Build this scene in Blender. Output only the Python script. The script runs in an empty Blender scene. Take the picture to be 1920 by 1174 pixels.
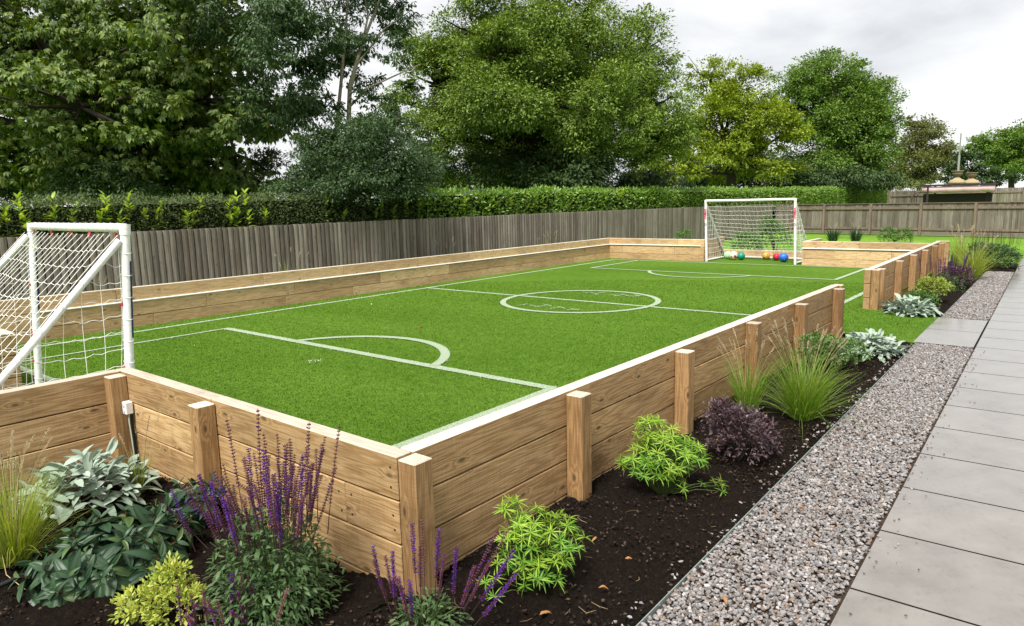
import bpy, bmesh, math, random
import numpy as np
from mathutils import Vector, Matrix
rng = np.random.default_rng(7); random.seed(7)
R = math.radians
scene = bpy.context.scene
COL = scene.collection

# ------------------------------------------------------------------ camera
CAM = np.array([-2.0739, -2.3945, 1.7263])
FW = np.array([0.76564394, 0.62364389, -0.15766307])
RT = np.array([0.62857413, -0.77742012, -0.02263896])
UP = np.array([0.13668909, 0.08176954, 0.98723342])
FPX = 1301.5
cd = bpy.data.cameras.new("camera"); cam = bpy.data.objects.new("camera", cd); COL.objects.link(cam)
cd.sensor_width = 36; cd.lens = 36 * FPX / 1920; cd.clip_end = 2000; cd.clip_start = 0.05
M = Matrix.Identity(4)
for i in range(3):
    M[i][0] = RT[i]; M[i][1] = UP[i]; M[i][2] = -FW[i]; M[i][3] = CAM[i]
cam.matrix_world = M
scene.camera = cam

def ray(px, py): return FW + RT * (px - 960) / FPX + UP * (587 - py) / FPX
def gp(px, py, z=-0.06):                      # where the sight line meets the level z
    d = ray(px, py); return CAM + d * (z - CAM[2]) / d[2]
def PD(px, py, D): return CAM + ray(px, py) * D    # the point at depth D

# ------------------------------------------------------------------ light
SUN_EL, SUN_AZ = 58, 192       # azimuth counter-clockwise from +X, towards the sun
sd = Vector((math.cos(R(SUN_AZ)) * math.cos(R(SUN_EL)), math.sin(R(SUN_AZ)) * math.cos(R(SUN_EL)), math.sin(R(SUN_EL))))
L = bpy.data.lights.new("sun", 'SUN'); L.energy = 4.8; L.angle = R(17); L.color = (1, .955, .88)
sun = bpy.data.objects.new("sun", L); COL.objects.link(sun)
sun.rotation_euler = sd.to_track_quat('Z', 'Y').to_euler()
W = bpy.data.worlds.new("World"); scene.world = W; W.use_nodes = True
nt = W.node_tree; nt.nodes.clear()
def nn(t, ty, **kw):
    n = t.nodes.new(ty)
    for k, v in kw.items():
        if k.startswith('i_'): n.inputs[k[2:].replace('_', ' ')].default_value = v
        else: setattr(n, k, v)
    return n
sky = nn(nt, 'ShaderNodeTexSky', sky_type='NISHITA', sun_disc=False, sun_elevation=R(SUN_EL), sun_rotation=R(90 - SUN_AZ))
tc = nn(nt, 'ShaderNodeTexCoord')
mp = nn(nt, 'ShaderNodeMapping'); mp.inputs['Scale'].default_value = (1.3, 1.3, 3.4); mp.inputs['Location'].default_value = (.35, .1, .2)
no = nn(nt, 'ShaderNodeTexNoise', i_Scale=1.9, i_Detail=7.0, i_Roughness=.55, i_Distortion=.25)
cr = nn(nt, 'ShaderNodeValToRGB'); cr.color_ramp.elements[0].position = .34; cr.color_ramp.elements[0].color = (5.3, 5.4, 5.6, 1)
cr.color_ramp.elements[1].position = .62; cr.color_ramp.elements[1].color = (8.7, 8.7, 8.65, 1)
mx = nn(nt, 'ShaderNodeMix', data_type='RGBA'); mx.inputs[0].default_value = .92
bg = nn(nt, 'ShaderNodeBackground', i_Strength=.1); wo = nn(nt, 'ShaderNodeOutputWorld')
lk = nt.links.new
lk(tc.outputs['Generated'], mp.inputs[0]); lk(mp.outputs[0], no.inputs['Vector']); lk(no.outputs[0], cr.inputs[0])
lk(sky.outputs[0], mx.inputs[6]); lk(cr.outputs[0], mx.inputs[7]); lk(mx.outputs[2], bg.inputs[0]); lk(bg.outputs[0], wo.inputs[0])
vs = scene.view_settings; vs.view_transform = 'Standard'; vs.look = 'None'; vs.gamma = 1; vs.exposure = 0.45
try:
    scene.cycles.max_bounces = 6; scene.cycles.transparent_max_bounces = 8; scene.cycles.diffuse_bounces = 3
except Exception: pass

# ------------------------------------------------------------------ helpers
class Geo:
    def __init__(s): s.V = []; s.F = []; s.MI = []; s.n = 0
    def add(s, V, F, mi=0):
        V = np.asarray(V, float).reshape(-1, 3); F = np.asarray(F, int)
        s.V.append(V); s.F.append(F + s.n); s.MI.append(np.full(len(F), mi)); s.n += len(V)
    def box(s, lo, hi, mi=0):
        x0, y0, z0 = lo; x1, y1, z1 = hi
        V = [(x0,y0,z0),(x1,y0,z0),(x1,y1,z0),(x0,y1,z0),(x0,y0,z1),(x1,y0,z1),(x1,y1,z1),(x0,y1,z1)]
        s.add(V, [(3,2,1,0),(4,5,6,7),(0,1,5,4),(1,2,6,5),(2,3,7,6),(3,0,4,7)], mi)
    def tube(s, pts, rad, k=6, mi=0, cap=True):
        P = np.asarray(pts, float); n = len(P); rad = np.broadcast_to(np.asarray(rad, float), (n,))
        T = np.gradient(P, axis=0); T /= np.linalg.norm(T, axis=1)[:, None] + 1e-12
        ref = np.array([0, 0, 1.]) if abs(T[0][2]) < .9 else np.array([1., 0, 0])
        a = np.cross(T, ref); a /= np.linalg.norm(a, axis=1)[:, None] + 1e-12
        b = np.cross(T, a); th = np.linspace(0, 2*np.pi, k, endpoint=False)
        V = P[:, None] + rad[:, None, None] * (a[:, None]*np.cos(th)[None, :, None] + b[:, None]*np.sin(th)[None, :, None])
        i = np.arange(n-1)[:, None]*k; j = np.arange(k)[None]; j2 = (j+1) % k
        F = np.stack([i+j, i+k+j, i+k+j2, i+j2], -1).reshape(-1, 4)
        base = s.n; s.add(V, F, mi)
        if cap and k > 4:
            V2 = np.concatenate([V[0], [P[0]], V[-1], [P[-1]]])
            F2 = [(q, (q+1) % k, k) for q in range(k)] + [(k+1+(q+1) % k, k+1+q, 2*k+1) for q in range(k)]
            s.add(V2, F2, mi)
    def inst(s, tV, tF, Mx, T, mi=0):
        V = np.einsum('nij,vj->nvi', Mx, tV) + T[:, None, :]
        n, v = len(T), len(tV)
        F = (np.asarray(tF)[None] + (np.arange(n)*v)[:, None, None]).reshape(-1, np.asarray(tF).shape[1])
        s.add(V, F, mi)
    def build(s, name, mats, parent=None, smooth=False, loc=None):
        me = bpy.data.meshes.new(name)
        V = np.concatenate(s.V)
        if loc is not None: V = V - np.asarray(loc)
        ls, vi, off = [], [], 0
        for F in s.F:
            m, k = F.shape; ls.append(off + np.arange(m)*k); vi.append(F.ravel()); off += m*k
        ls = np.concatenate(ls); vi = np.concatenate(vi)
        me.vertices.add(len(V)); me.vertices.foreach_set('co', V.ravel().astype(np.float32))
        me.loops.add(len(vi)); me.loops.foreach_set('vertex_index', vi.astype(np.int32))
        me.polygons.add(len(ls)); me.polygons.foreach_set('loop_start', ls.astype(np.int32))
        me.polygons.foreach_set('material_index', np.concatenate(s.MI).astype(np.int32))
        me.polygons.foreach_set('use_smooth', np.full(len(ls), smooth))
        me.update(calc_edges=True)
        for m in (mats if isinstance(mats, (list, tuple)) else [mats]): me.materials.append(m)
        o = bpy.data.objects.new(name, me); COL.objects.link(o)
        if parent: o.parent = parent
        if loc is not None: o.location = loc
        return o

def tag(o, label=None, cat=None, group=None, kind=None):
    if label: o['label'] = label
    if cat: o['category'] = cat
    if group: o['group'] = group
    if kind: o['kind'] = kind
    return o
def thing(name, label, cat, loc=(0, 0, 0), rz=0, group=None):
    o = bpy.data.objects.new(name, None); COL.objects.link(o); o.empty_display_size = .1
    o.location = loc; o.rotation_euler = (0, 0, rz)
    return tag(o, label, cat, group)
def copy_to(src, parent=None, loc=(0, 0, 0), rot=(0, 0, 0), sc=1):
    c = src.copy(); COL.objects.link(c); c.parent = parent; c.location = loc; c.rotation_euler = rot
    c.scale = (sc, sc, sc) if np.isscalar(sc) else sc
    return c

def unit(v): return v / (np.linalg.norm(v, axis=-1, keepdims=True) + 1e-12)
def frames(d, n, size, wid=None):
    x = unit(d); z = n - (n*x).sum(-1, keepdims=True)*x; z = unit(z); y = np.cross(z, x)
    size = np.broadcast_to(np.asarray(size, float), (len(d),)); w = size if wid is None else np.broadcast_to(wid, (len(d),))
    return np.stack([x*size[:, None], y*w[:, None], z*size[:, None]], -1)
def leaf_t(nl=4, nw=3, width=.4, fold=.12, curl=.2, veins=0, peak=.45, wav=0, ph=0, rd=.8):
    """leaf grid along +X, curling down; length 1"""
    V = []
    for i in range(nl+1):
        t = i/nl
        w = width*.5*(math.sin(math.pi*t**(math.log(.5)/math.log(peak))))**rd if 0 < t < 1 else .008
        for j in range(nw):
            s = (j/(nw-1))*2-1
            z = fold*abs(s)*w*2 - curl*t*t + wav*math.sin(7*t+ph+3*s)*w
            if veins: z += .019*math.cos(s*math.pi*veins)*(1-abs(2*t-1)**3)
            V.append((t*(1-.15*curl*t), s*w, z))
    F = [(i*nw+j, i*nw+j+1, (i+1)*nw+j+1, (i+1)*nw+j) for i in range(nl) for j in range(nw-1)]
    return np.array(V), np.array(F)
DIA = (np.array([(0,0,0),(.45,.26,.07),(1,0,-.08),(.45,-.26,.07)]), np.array([(0,2,1),(0,3,2)]))
DIAN = (np.array([(0,0,0),(.55,.15,.04),(1,0,-.12),(.55,-.15,.04)]), np.array([(0,2,1),(0,3,2)]))
def rdir(n): return unit(rng.normal(size=(n, 3)))
def vnoise(x, y, seed=0):
    r = np.random.default_rng(seed).random((256, 256))
    xi = np.floor(x).astype(int); yi = np.floor(y).astype(int); fx = x-xi; fy = y-yi
    fx = fx*fx*(3-2*fx); fy = fy*fy*(3-2*fy); g = lambda a, b: r[a % 256, b % 256]
    return (g(xi,yi)*(1-fx)+g(xi+1,yi)*fx)*(1-fy)+(g(xi,yi+1)*(1-fx)+g(xi+1,yi+1)*fx)*fy

# ------------------------------------------------------------------ materials
def mat(name, rough=.6, spec=.4):
    m = bpy.data.materials.new(name); m.use_nodes = True
    b = m.node_tree.nodes['Principled BSDF']; b.inputs['Roughness'].default_value = rough
    b.inputs['Specular IOR Level'].default_value = spec
    return m, m.node_tree, b
def plain(name, col, rough=.5, spec=.4, metal=0):
    m, t, b = mat(name, rough, spec); b.inputs['Base Color'].default_value = (*col, 1); b.inputs['Metallic'].default_value = metal
    n = nn(t, 'ShaderNodeTexNoise', i_Scale=35.0, i_Detail=4.0); tc = nn(t, 'ShaderNodeTexCoord')
    t.links.new(tc.outputs['Object'], n.inputs['Vector'])
    r = ramp(t, [(.3, tuple(c*.86 for c in col)), (.7, tuple(min(1, c*1.08) for c in col))])
    t.links.new(n.outputs[0], r.inputs[0]); t.links.new(r.outputs[0], b.inputs['Base Color'])
    return m
def ramp(t, stops, interp='LINEAR'):
    r = nn(t, 'ShaderNodeValToRGB'); cr = r.color_ramp; cr.interpolation = interp
    while len(cr.elements) < len(stops): cr.elements.new(.5)
    for e, (p, c) in zip(cr.elements, stops):
        e.position = p; e.color = (*c, 1) if len(c) == 3 else c
    return r
def mixc(t, fac, a, b, mode='MIX'):
    m = nn(t, 'ShaderNodeMix', data_type='RGBA', blend_type=mode)
    for s, i in ((fac, 0), (a, 6), (b, 7)):
        if hasattr(s, 'links') or hasattr(s, 'is_linked'): t.links.new(s, m.inputs[i])
        else: m.inputs[i].default_value = s if i == 0 else ((*s, 1) if len(s) == 3 else s)
    return m.outputs[2]
def mathn(t, op, a, b=None):
    m = nn(t, 'ShaderNodeMath', operation=op)
    for s, i in ((a, 0), (b, 1)):
        if s is None: continue
        if hasattr(s, 'is_linked'): t.links.new(s, m.inputs[i])
        else: m.inputs[i].default_value = s
    return m.outputs[0]
def bump(t, b, h, s=.4, d=.01):
    n = nn(t, 'ShaderNodeBump', i_Strength=s, i_Distance=d); t.links.new(h, n.inputs['Height']); t.links.new(n.outputs[0], b.inputs['Normal'])
def leafm(name, cols, trans=.35, rough=.5, spec=.35, tcol=None):
    m, t, b = mat(name, rough, spec)
    g = nn(t, 'ShaderNodeNewGeometry'); r = ramp(t, [(i/max(1, len(cols)-1), c) for i, c in enumerate(cols)])
    t.links.new(g.outputs['Random Per Island'], r.inputs[0]); t.links.new(r.outputs[0], b.inputs['Base Color'])
    if trans:
        tr = nn(t, 'ShaderNodeBsdfTranslucent'); ms = nn(t, 'ShaderNodeMixShader'); ms.inputs[0].default_value = trans
        hs = nn(t, 'ShaderNodeHueSaturation'); hs.inputs['Hue'].default_value = .48; hs.inputs['Saturation'].default_value = 1.1; hs.inputs['Value'].default_value = 1.35
        t.links.new(r.outputs[0], hs.inputs['Color']); t.links.new(hs.outputs[0], tr.inputs[0])
        t.links.new(b.outputs[0], ms.inputs[1]); t.links.new(tr.outputs[0], ms.inputs[2])
        t.links.new(ms.outputs[0], t.nodes['Material Output'].inputs[0])
    return m
def nn_sep(t, c):
    sx = nn(t, 'ShaderNodeSeparateColor'); t.links.new(c, sx.inputs[0]); return sx.outputs[0]
def woodm(name, dark, mid, light, knots=True, rough=.62, top=False):
    m, t, b = mat(name, rough, .35); l = t.links.new
    tc = nn(t, 'ShaderNodeTexCoord'); oi = nn(t, 'ShaderNodeObjectInfo')
    off = nn(t, 'ShaderNodeVectorMath', operation='MULTIPLY_ADD'); cb = nn(t, 'ShaderNodeCombineXYZ')
    for i, k in enumerate((91., 37., 53.)): l(mathn(t, 'MULTIPLY', oi.outputs['Random'], k), cb.inputs[i])
    off.inputs[1].default_value = (1, 1, 1); l(tc.outputs['Object'], off.inputs[0]); l(cb.outputs[0], off.inputs[2]); v = off.outputs[0]
    def mapn(sc):
        p = nn(t, 'ShaderNodeMapping'); p.inputs['Scale'].default_value = sc; l(v, p.inputs[0]); return p.outputs[0]
    vo = nn(t, 'ShaderNodeTexVoronoi', i_Scale=1.0, i_Randomness=1.0); vo.voronoi_dimensions = '2D'; sx = nn(t, 'ShaderNodeSeparateXYZ'); l(v, sx.inputs[0]); cx2 = nn(t, 'ShaderNodeCombineXYZ')
    l(mathn(t, 'MULTIPLY', sx.outputs[0], 2.2), cx2.inputs[0]); l(mathn(t, 'MULTIPLY', mathn(t, 'ADD', sx.outputs[1], sx.outputs[2]), 5.), cx2.inputs[1]); l(cx2.outputs[0], vo.inputs['Vector']); gate = mathn(t, 'GREATER_THAN', nn_sep(t, vo.outputs['Color']), .52)
    kd = vo.outputs['Distance']
    n1 = nn(t, 'ShaderNodeTexNoise', i_Scale=1.0, i_Detail=4.0, i_Roughness=.55); l(mapn((.55, 8, 8)), n1.inputs['Vector'])
    rr = ramp(t, [(0, (1, 1, 1)), (.24, (0, 0, 0))], 'EASE'); l(kd, rr.inputs[0])
    ph = mathn(t, 'ADD', mathn(t, 'MULTIPLY', n1.outputs[0], 85.), mathn(t, 'MULTIPLY', mathn(t, 'MULTIPLY', rr.outputs[0], gate), 11. if knots else 0.))
    sn = mathn(t, 'ADD', mathn(t, 'MULTIPLY', mathn(t, 'SINE', ph), .5), .5)
    n2 = nn(t, 'ShaderNodeTexNoise', i_Scale=1.0, i_Detail=5.0, i_Roughness=.7); l(mapn((5, 110, 110)), n2.inputs['Vector'])
    n3 = nn(t, 'ShaderNodeTexNoise', i_Scale=1.0, i_Detail=5.0, i_Roughness=.6); l(mapn((1.6, 3.5, 3.5)), n3.inputs['Vector'])
    n4 = nn(t, 'ShaderNodeTexNoise', i_Scale=1.0, i_Detail=2.0); l(mapn((120, 5, 5)), n4.inputs['Vector'])   # saw marks
    f = mathn(t, 'ADD', mathn(t, 'MULTIPLY', sn, .27), mathn(t, 'MULTIPLY', n2.outputs[0], .73))
    r1 = ramp(t, [(.18, dark), (.5, mid), (.78, light)]); l(f, r1.inputs[0])
    r3 = ramp(t, [(.26, (.58, .52, .45)), (.42, (.95, .94, .92)), (.72, (1.14, 1.12, 1.07))]); l(n3.outputs[0], r3.inputs[0])
    c = mixc(t, .85, r1.outputs[0], r3.outputs[0], 'MULTIPLY')
    r4 = ramp(t, [(.35, (.86, .85, .83)), (.6, (1, 1, 1))]); l(n4.outputs[0], r4.inputs[0]); c = mixc(t, .6, c, r4.outputs[0], 'MULTIPLY')
    ro = ramp(t, [(0, (.74, .69, .62)), (.35, (.95, .9, .84)), (.65, (1.02, 1, .96)), (1, (1.16, 1.14, 1.08))]); l(oi.outputs['Random'], ro.inputs[0]); c = mixc(t, 1., c, ro.outputs[0], 'MULTIPLY')
    if knots:
        rk = ramp(t, [(.03, (1, 1, 1)), (.075, (0, 0, 0))]); l(kd, rk.inputs[0])
        c = mixc(t, mathn(t, 'MULTIPLY', mathn(t, 'MULTIPLY', rk.outputs[0], gate), .8), c, tuple(x*.35 for x in dark))
    l(c, b.inputs['Base Color'])
    bump(t, b, mathn(t, 'ADD', f, mathn(t, 'MULTIPLY', n4.outputs[0], .4)), .35, .004)
    return m
M_WOOD = woodm('treated_softwood', (.24, .145, .062), (.45, .305, .157), (.60, .445, .265))
M_WOODL = woodm('lit_pale_softwood', (.33, .20, .095), (.56, .395, .225), (.69, .52, .33))  # brighter copy for left and far walls; their lit look is in the colour
M_WOODB = woodm('browner_shaded_softwood', (.18, .105, .044), (.355, .228, .112), (.48, .335, .182))  # browner copy for right-hand walls, with their shade put into the colour
M_POST = woodm('treated_post_wood', (.17, .096, .04), (.30, .182, .086), (.41, .265, .135))
M_TOP = woodm('weathered_glare_top', (.48, .43, .38), (.63, .59, .54), (.73, .70, .66), knots=False, rough=.5)  # weathered tops, paled further so the sky's glare sits in the colour
M_END = woodm('sawn_post_end', (.34, .30, .25), (.50, .46, .41), (.6, .57, .53), knots=False)
M_LOWB = woodm('pinkish_board', (.27, .13, .06), (.42, .23, .12), (.5, .3, .18))
def fencem(name, cols):
    m, t, b = mat(name, .85, .2); l = t.links.new
    g = nn(t, 'ShaderNodeNewGeometry'); tc = nn(t, 'ShaderNodeTexCoord')
    r = ramp(t, [(i/(len(cols)-1), c) for i, c in enumerate(cols)]); l(g.outputs['Random Per Island'], r.inputs[0])
    def nz(sc, det=4.):
        p = nn(t, 'ShaderNodeMapping'); p.inputs['Scale'].default_value = sc; l(tc.outputs['Object'], p.inputs[0])
        n = nn(t, 'ShaderNodeTexNoise', i_Scale=1.0, i_Detail=det, i_Roughness=.65); l(p.outputs[0], n.inputs['Vector']); return n.outputs[0]
    a = nz((60, 60, 2.2)); r2 = ramp(t, [(.3, (.5, .48, .46)), (.55, (1, 1, 1)), (.75, (1.25, 1.24, 1.2))]); l(a, r2.inputs[0])
    c = mixc(t, .9, r.outputs[0], r2.outputs[0], 'MULTIPLY')
    k = nz((14, 14, 6)); r3 = ramp(t, [(.27, (.35, .32, .3)), (.38, (1, 1, 1))]); l(k, r3.inputs[0]); c = mixc(t, .8, c, r3.outputs[0], 'MULTIPLY')
    s = nz((1.3, 1.3, .8)); r4 = ramp(t, [(.3, (.72, .7, .66)), (.65, (1.05, 1.04, 1))]); l(s, r4.inputs[0]); c = mixc(t, .9, c, r4.outputs[0], 'MULTIPLY')
    l(c, b.inputs['Base Color']); bump(t, b, a, .4, .004)
    return m
M_FENCE = fencem('weathered_boards', [(.14, .12, .104), (.225, .2, .175), (.30, .272, .24), (.19, .16, .135)])
M_FENCE2 = fencem('brown_weathered_boards', [(.13, .113, .096), (.205, .182, .155), (.265, .24, .207)])
M_FPOST = fencem('weathered_post', [(.18, .14, .11), (.26, .2, .16)])

def turfm():
    m, t, b = mat('artificial_turf', .9, .03); l = t.links.new
    tc = nn(t, 'ShaderNodeTexCoord'); P = tc.outputs['Object']
    def nz(sc, det=3., ro=.6, mpv=None):
        n = nn(t, 'ShaderNodeTexNoise', i_Scale=sc, i_Detail=det, i_Roughness=ro)
        if mpv:
            p = nn(t, 'ShaderNodeMapping'); p.inputs['Scale'].default_value = mpv; l(P, p.inputs[0]); l(p.outputs[0], n.inputs['Vector'])
        else: l(P, n.inputs['Vector'])
        return n.outputs[0]
    f = nz(48., 6., .8); a = nz(9., 4., .6); c0 = nz(.55, 3., .5, (1, .45, 1))
    r = ramp(t, [(.30, (.035, .075, .008)), (.5, (.085, .17, .018)), (.70, (.13, .24, .035))]); l(f, r.inputs[0])
    r2 = ramp(t, [(.34, (.78, .82, .75)), (.62, (1.12, 1.08, 1.1))]); l(a, r2.inputs[0])
    r3 = ramp(t, [(.34, (.84, .88, .8)), (.64, (1.14, 1.1, 1.2))]); l(c0, r3.inputs[0])
    c = mixc(t, 1., mixc(t, 1., r.outputs[0], r2.outputs[0], 'MULTIPLY'), r3.outputs[0], 'MULTIPLY')
    l(c, b.inputs['Base Color']); bump(t, b, f, .9, .02)
    pass
    return m
M_TURF = turfm()
def paintm():
    m, t, b = mat('sprayed_line_paint', .8, .2); l = t.links.new
    tc = nn(t, 'ShaderNodeTexCoord'); n = nn(t, 'ShaderNodeTexNoise', i_Scale=95., i_Detail=4., i_Roughness=.75); l(tc.outputs['Object'], n.inputs['Vector'])
    r = ramp(t, [(.33, (.09, .17, .05)), (.52, (.38, .47, .33)), (.68, (.66, .7, .6))]); l(n.outputs[0], r.inputs[0]); l(r.outputs[0], b.inputs['Base Color'])
    n2 = nn(t, 'ShaderNodeTexNoise', i_Scale=60., i_Detail=5., i_Roughness=.7); l(tc.outputs['Object'], n2.inputs['Vector'])
    at = nn(t, 'ShaderNodeAttribute', attribute_name='cover')
    k = ramp(t, [(.47, (0, 0, 0)), (.53, (1, 1, 1))]); l(mathn(t, 'ADD', n2.outputs[0], mathn(t, 'SUBTRACT', at.outputs['Fac'], .5)), k.inputs[0])
    l(k.outputs[0], b.inputs['Alpha']); bump(t, b, n.outputs[0], .9, .02)
    return m
M_PAINT = paintm()
def lawnm():
    m, t, b = mat('lawn_grass', .8, .15); l = t.links.new
    tc = nn(t, 'ShaderNodeTexCoord')
    n = nn(t, 'ShaderNodeTexNoise', i_Scale=14., i_Detail=6., i_Roughness=.75); l(tc.outputs['Object'], n.inputs['Vector'])
    n2 = nn(t, 'ShaderNodeTexNoise', i_Scale=.5, i_Detail=4.); l(tc.outputs['Object'], n2.inputs['Vector'])
    r = ramp(t, [(.3, (.06, .13, .012)), (.55, (.14, .28, .022)), (.75, (.22, .37, .045))]); l(n.outputs[0], r.inputs[0])
    r2 = ramp(t, [(.35, (.75, .8, .75)), (.65, (1.15, 1.1, 1))]); l(n2.outputs[0], r2.inputs[0])
    l(mixc(t, 1., r.outputs[0], r2.outputs[0], 'MULTIPLY'), b.inputs['Base Color']); bump(t, b, n.outputs[0], .7, .03)
    return m
M_LAWN = lawnm()
def soilm(name='dark_compost', k=1.):
    m, t, b = mat(name, .95, .08); l = t.links.new
    tc = nn(t, 'ShaderNodeTexCoord')
    n = nn(t, 'ShaderNodeTexNoise', i_Scale=60., i_Detail=8., i_Roughness=.75); l(tc.outputs['Object'], n.inputs['Vector'])
    r = ramp(t, [(.3, (.008*k, .0055*k, .004*k)), (.52, (.022*k, .015*k, .011*k)), (.66, (.045*k, .03*k, .021*k)), (.76, (.12*k, .085*k, .065*k))]); l(n.outputs[0], r.inputs[0])
    l(r.outputs[0], b.inputs['Base Color']); bump(t, b, n.outputs[0], 1., .03)
    return m
M_SOIL = soilm('dark_compost', .62)
M_CRUMB = leafm('soil_crumbs', [(.004, .003, .002), (.012, .008, .006), (.025, .017, .012), (.01, .007, .005), (.09, .06, .04), (.007, .005, .004), (.02, .01, .006)], 0, .9, .2)
M_STONE = leafm('granite_chippings', [(.06, .058, .058), (.19, .178, .175), (.32, .303, .298), (.225, .198, .19), (.40, .382, .378), (.12, .114, .113), (.26, .24, .233), (.21, .2, .2), (.16, .15, .15), (.2, .135, .09), (.145, .137, .136), (.28, .262, .258)], 0, .7, .4)
M_GBASE = soilm('gravel_dust', 4.)
def pavem():
    m, t, b = mat('porcelain_paving', .3, .6); l = t.links.new; b.inputs['Coat Weight'].default_value = .7; b.inputs['Coat Roughness'].default_value = .16
    g = nn(t, 'ShaderNodeNewGeometry'); tc = nn(t, 'ShaderNodeTexCoord')
    n = nn(t, 'ShaderNodeTexNoise', i_Scale=3.2, i_Detail=8., i_Roughness=.65); l(tc.outputs['Object'], n.inputs['Vector'])
    n2 = nn(t, 'ShaderNodeTexNoise', i_Scale=26., i_Detail=6., i_Roughness=.7); l(tc.outputs['Object'], n2.inputs['Vector'])
    r = ramp(t, [(.3, (.135, .122, .109)), (.5, (.18, .166, .15)), (.7, (.22, .203, .186))]); l(n.outputs[0], r.inputs[0])
    r2 = ramp(t, [(.25, (.66, .60, .54)), (.44, (1, 1, 1)), (.75, (1.05, 1.05, 1.05))]); l(n2.outputs[0], r2.inputs[0])
    r3 = ramp(t, [(0, (.94, .94, .94)), (1, (1.05, 1.04, 1.03))]); l(g.outputs['Random Per Island'], r3.inputs[0])
    l(mixc(t, 1., mixc(t, .8, r.outputs[0], r2.outputs[0], 'MULTIPLY'), r3.outputs[0], 'MULTIPLY'), b.inputs['Base Color'])
    rr = ramp(t, [(.3, (.24, .24, .24)), (.7, (.36, .36, .36))]); l(n.outputs[0], rr.inputs[0]); l(rr.outputs[0], b.inputs['Roughness'])
    bump(t, b, n2.outputs[0], .06, .002)
    return m
M_PAVE = pavem()
M_GROUT = plain('dark_grout', (.018, .017, .016), .95, .1)
M_STEEL = plain('grey_green_edging', (.24, .28, .26), .5)
M_WHITE = plain('white_plastic', (.80, .80, .79), .33, .5)
M_NET = plain('white_net_cord', (.78, .77, .74), .7)
M_RED = plain('red_clip', (.42, .02, .035), .5)
M_NAVY = plain('navy_sleeve', (.012, .012, .11), .4)
M_PINK = plain('pink_lettering', (.75, .05, .16), .5)
M_BLACK = plain('black_pipe', (.012, .013, .015), .45)
M_BARK = plain('grey_bark', (.045, .038, .03), .9, .1)
M_BARKL = plain('pale_lichen_bark', (.24, .21, .16), .9, .1)
M_TWIG = plain('dark_twig', (.035, .028, .02), .9, .1)

# ------------------------------------------------------------------ ground, turf, paths
g = Geo(); s = 700.
g.add([(-s,-s,-.125),(s,-s,-.125),(s,s,-.125),(-s,s,-.125)], [(0,1,2,3)])
tag(g.build('lawn', M_LAWN), kind='structure')
g = Geo()
g.add([(-.02,-.01,0),(16.02,-.01,0),(16.02,8.52,0),(-.02,8.52,0)], [(0,1,2,3)])
g.add([(-1.4,2.94,-.001),(-.02,2.94,-.001),(-.02,5.42,-.001),(-1.4,5.42,-.001)], [(0,1,2,3)])
g.add([(16.02,2.9,-.001),(17.42,2.9,-.001),(17.42,5.53,-.001),(16.02,5.53,-.001)], [(0,1,2,3)])
g.add([(7.3,0,0),(9.5,0,0),(9.5,-.45,-.03),(7.3,-.45,-.03),(9.42,-1.0,-.05),(7.28,-1.0,-.05)], [(3,2,1,0),(5,4,2,3)])
tag(g.build('artificial_turf', M_TURF), kind='structure')

def gedge(x): return -1.095 + .0127*x        # bed / gravel boundary
def pedge(x): return -1.735 + .0205*x        # gravel / paving boundary
# markings
g = Geo(); cover = []; STRIPS = []
LZ = .006
def strip(pts, w=.085, cov=.72):
    P = np.array(pts, float); STRIPS.append((P, w, min(1, cov+.15) if cov > .5 else .14))
    T = np.gradient(P, axis=0); T /= np.linalg.norm(T, axis=1)[:, None]; N = np.stack([-T[:, 1], T[:, 0]], 1)
    offs = np.array([-.62, -.42, 0, .42, .62])*w; cv = np.array([cov-.55, cov, cov+.1, cov, cov-.55])
    V = (P[:, None] + N[:, None]*offs[None, :, None]); n = len(P)
    V = np.concatenate([V, np.full((n, 5, 1), LZ + .0004*len(cover))], -1)
    F = [(i*5+j, i*5+j+1, (i+1)*5+j+1, (i+1)*5+j) for i in range(n-1) for j in range(4)]
    g.add(V, F); cover.append(np.tile(cv, n))
def seg(a, b, n=12, **k): strip([(a[0]+(b[0]-a[0])*t, a[1]+(b[1]-a[1])*t) for t in np.linspace(0, 1, n)], **k)
seg((.35, 8.03), (15.54, 8.05)); seg((.35, .45), (15.8, .45)); seg((7.95, 8.02), (7.95, .45))
seg((15.53, 8.05), (15.85, .45)); seg((.35, 8.03), (.35, .45))
seg((3.02, 7.12), (3.02, 1.29), w=.115); seg((.35, 7.12), (3.06, 7.12), w=.06); seg((.35, 1.29), (3.06, 1.29))
seg((13.08, 7.27), (13.08, 1.38)); seg((13.05, 7.27), (15.55, 7.27)); seg((13.05, 1.38), (15.75, 1.38))
th = np.linspace(0, 2*np.pi, 90); strip(np.stack([7.96+1.34*np.cos(th), 4.25+1.34*np.sin(th)], 1), w=.10)
a = np.linspace(-R(71), R(71), 40); strip(np.stack([2.6+1.33*np.cos(a), 4.13+1.33*np.sin(a)], 1), w=.11)
a = np.linspace(R(107), R(253), 40); strip(np.stack([13.45+1.29*np.cos(a), 4.35+1.29*np.sin(a)], 1), w=.085)
a = np.linspace(0, 2*np.pi, 12); p0 = gp(588, 677, 0)
strip(np.stack([p0[0]+.04*np.cos(a), p0[1]+.04*np.sin(a)], 1), w=.12, cov=.33)
p0 = gp(1330, 512, 0); strip(np.stack([p0[0]+.05*np.cos(a), p0[1]+.05*np.sin(a)], 1), w=.11, cov=.36)
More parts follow.
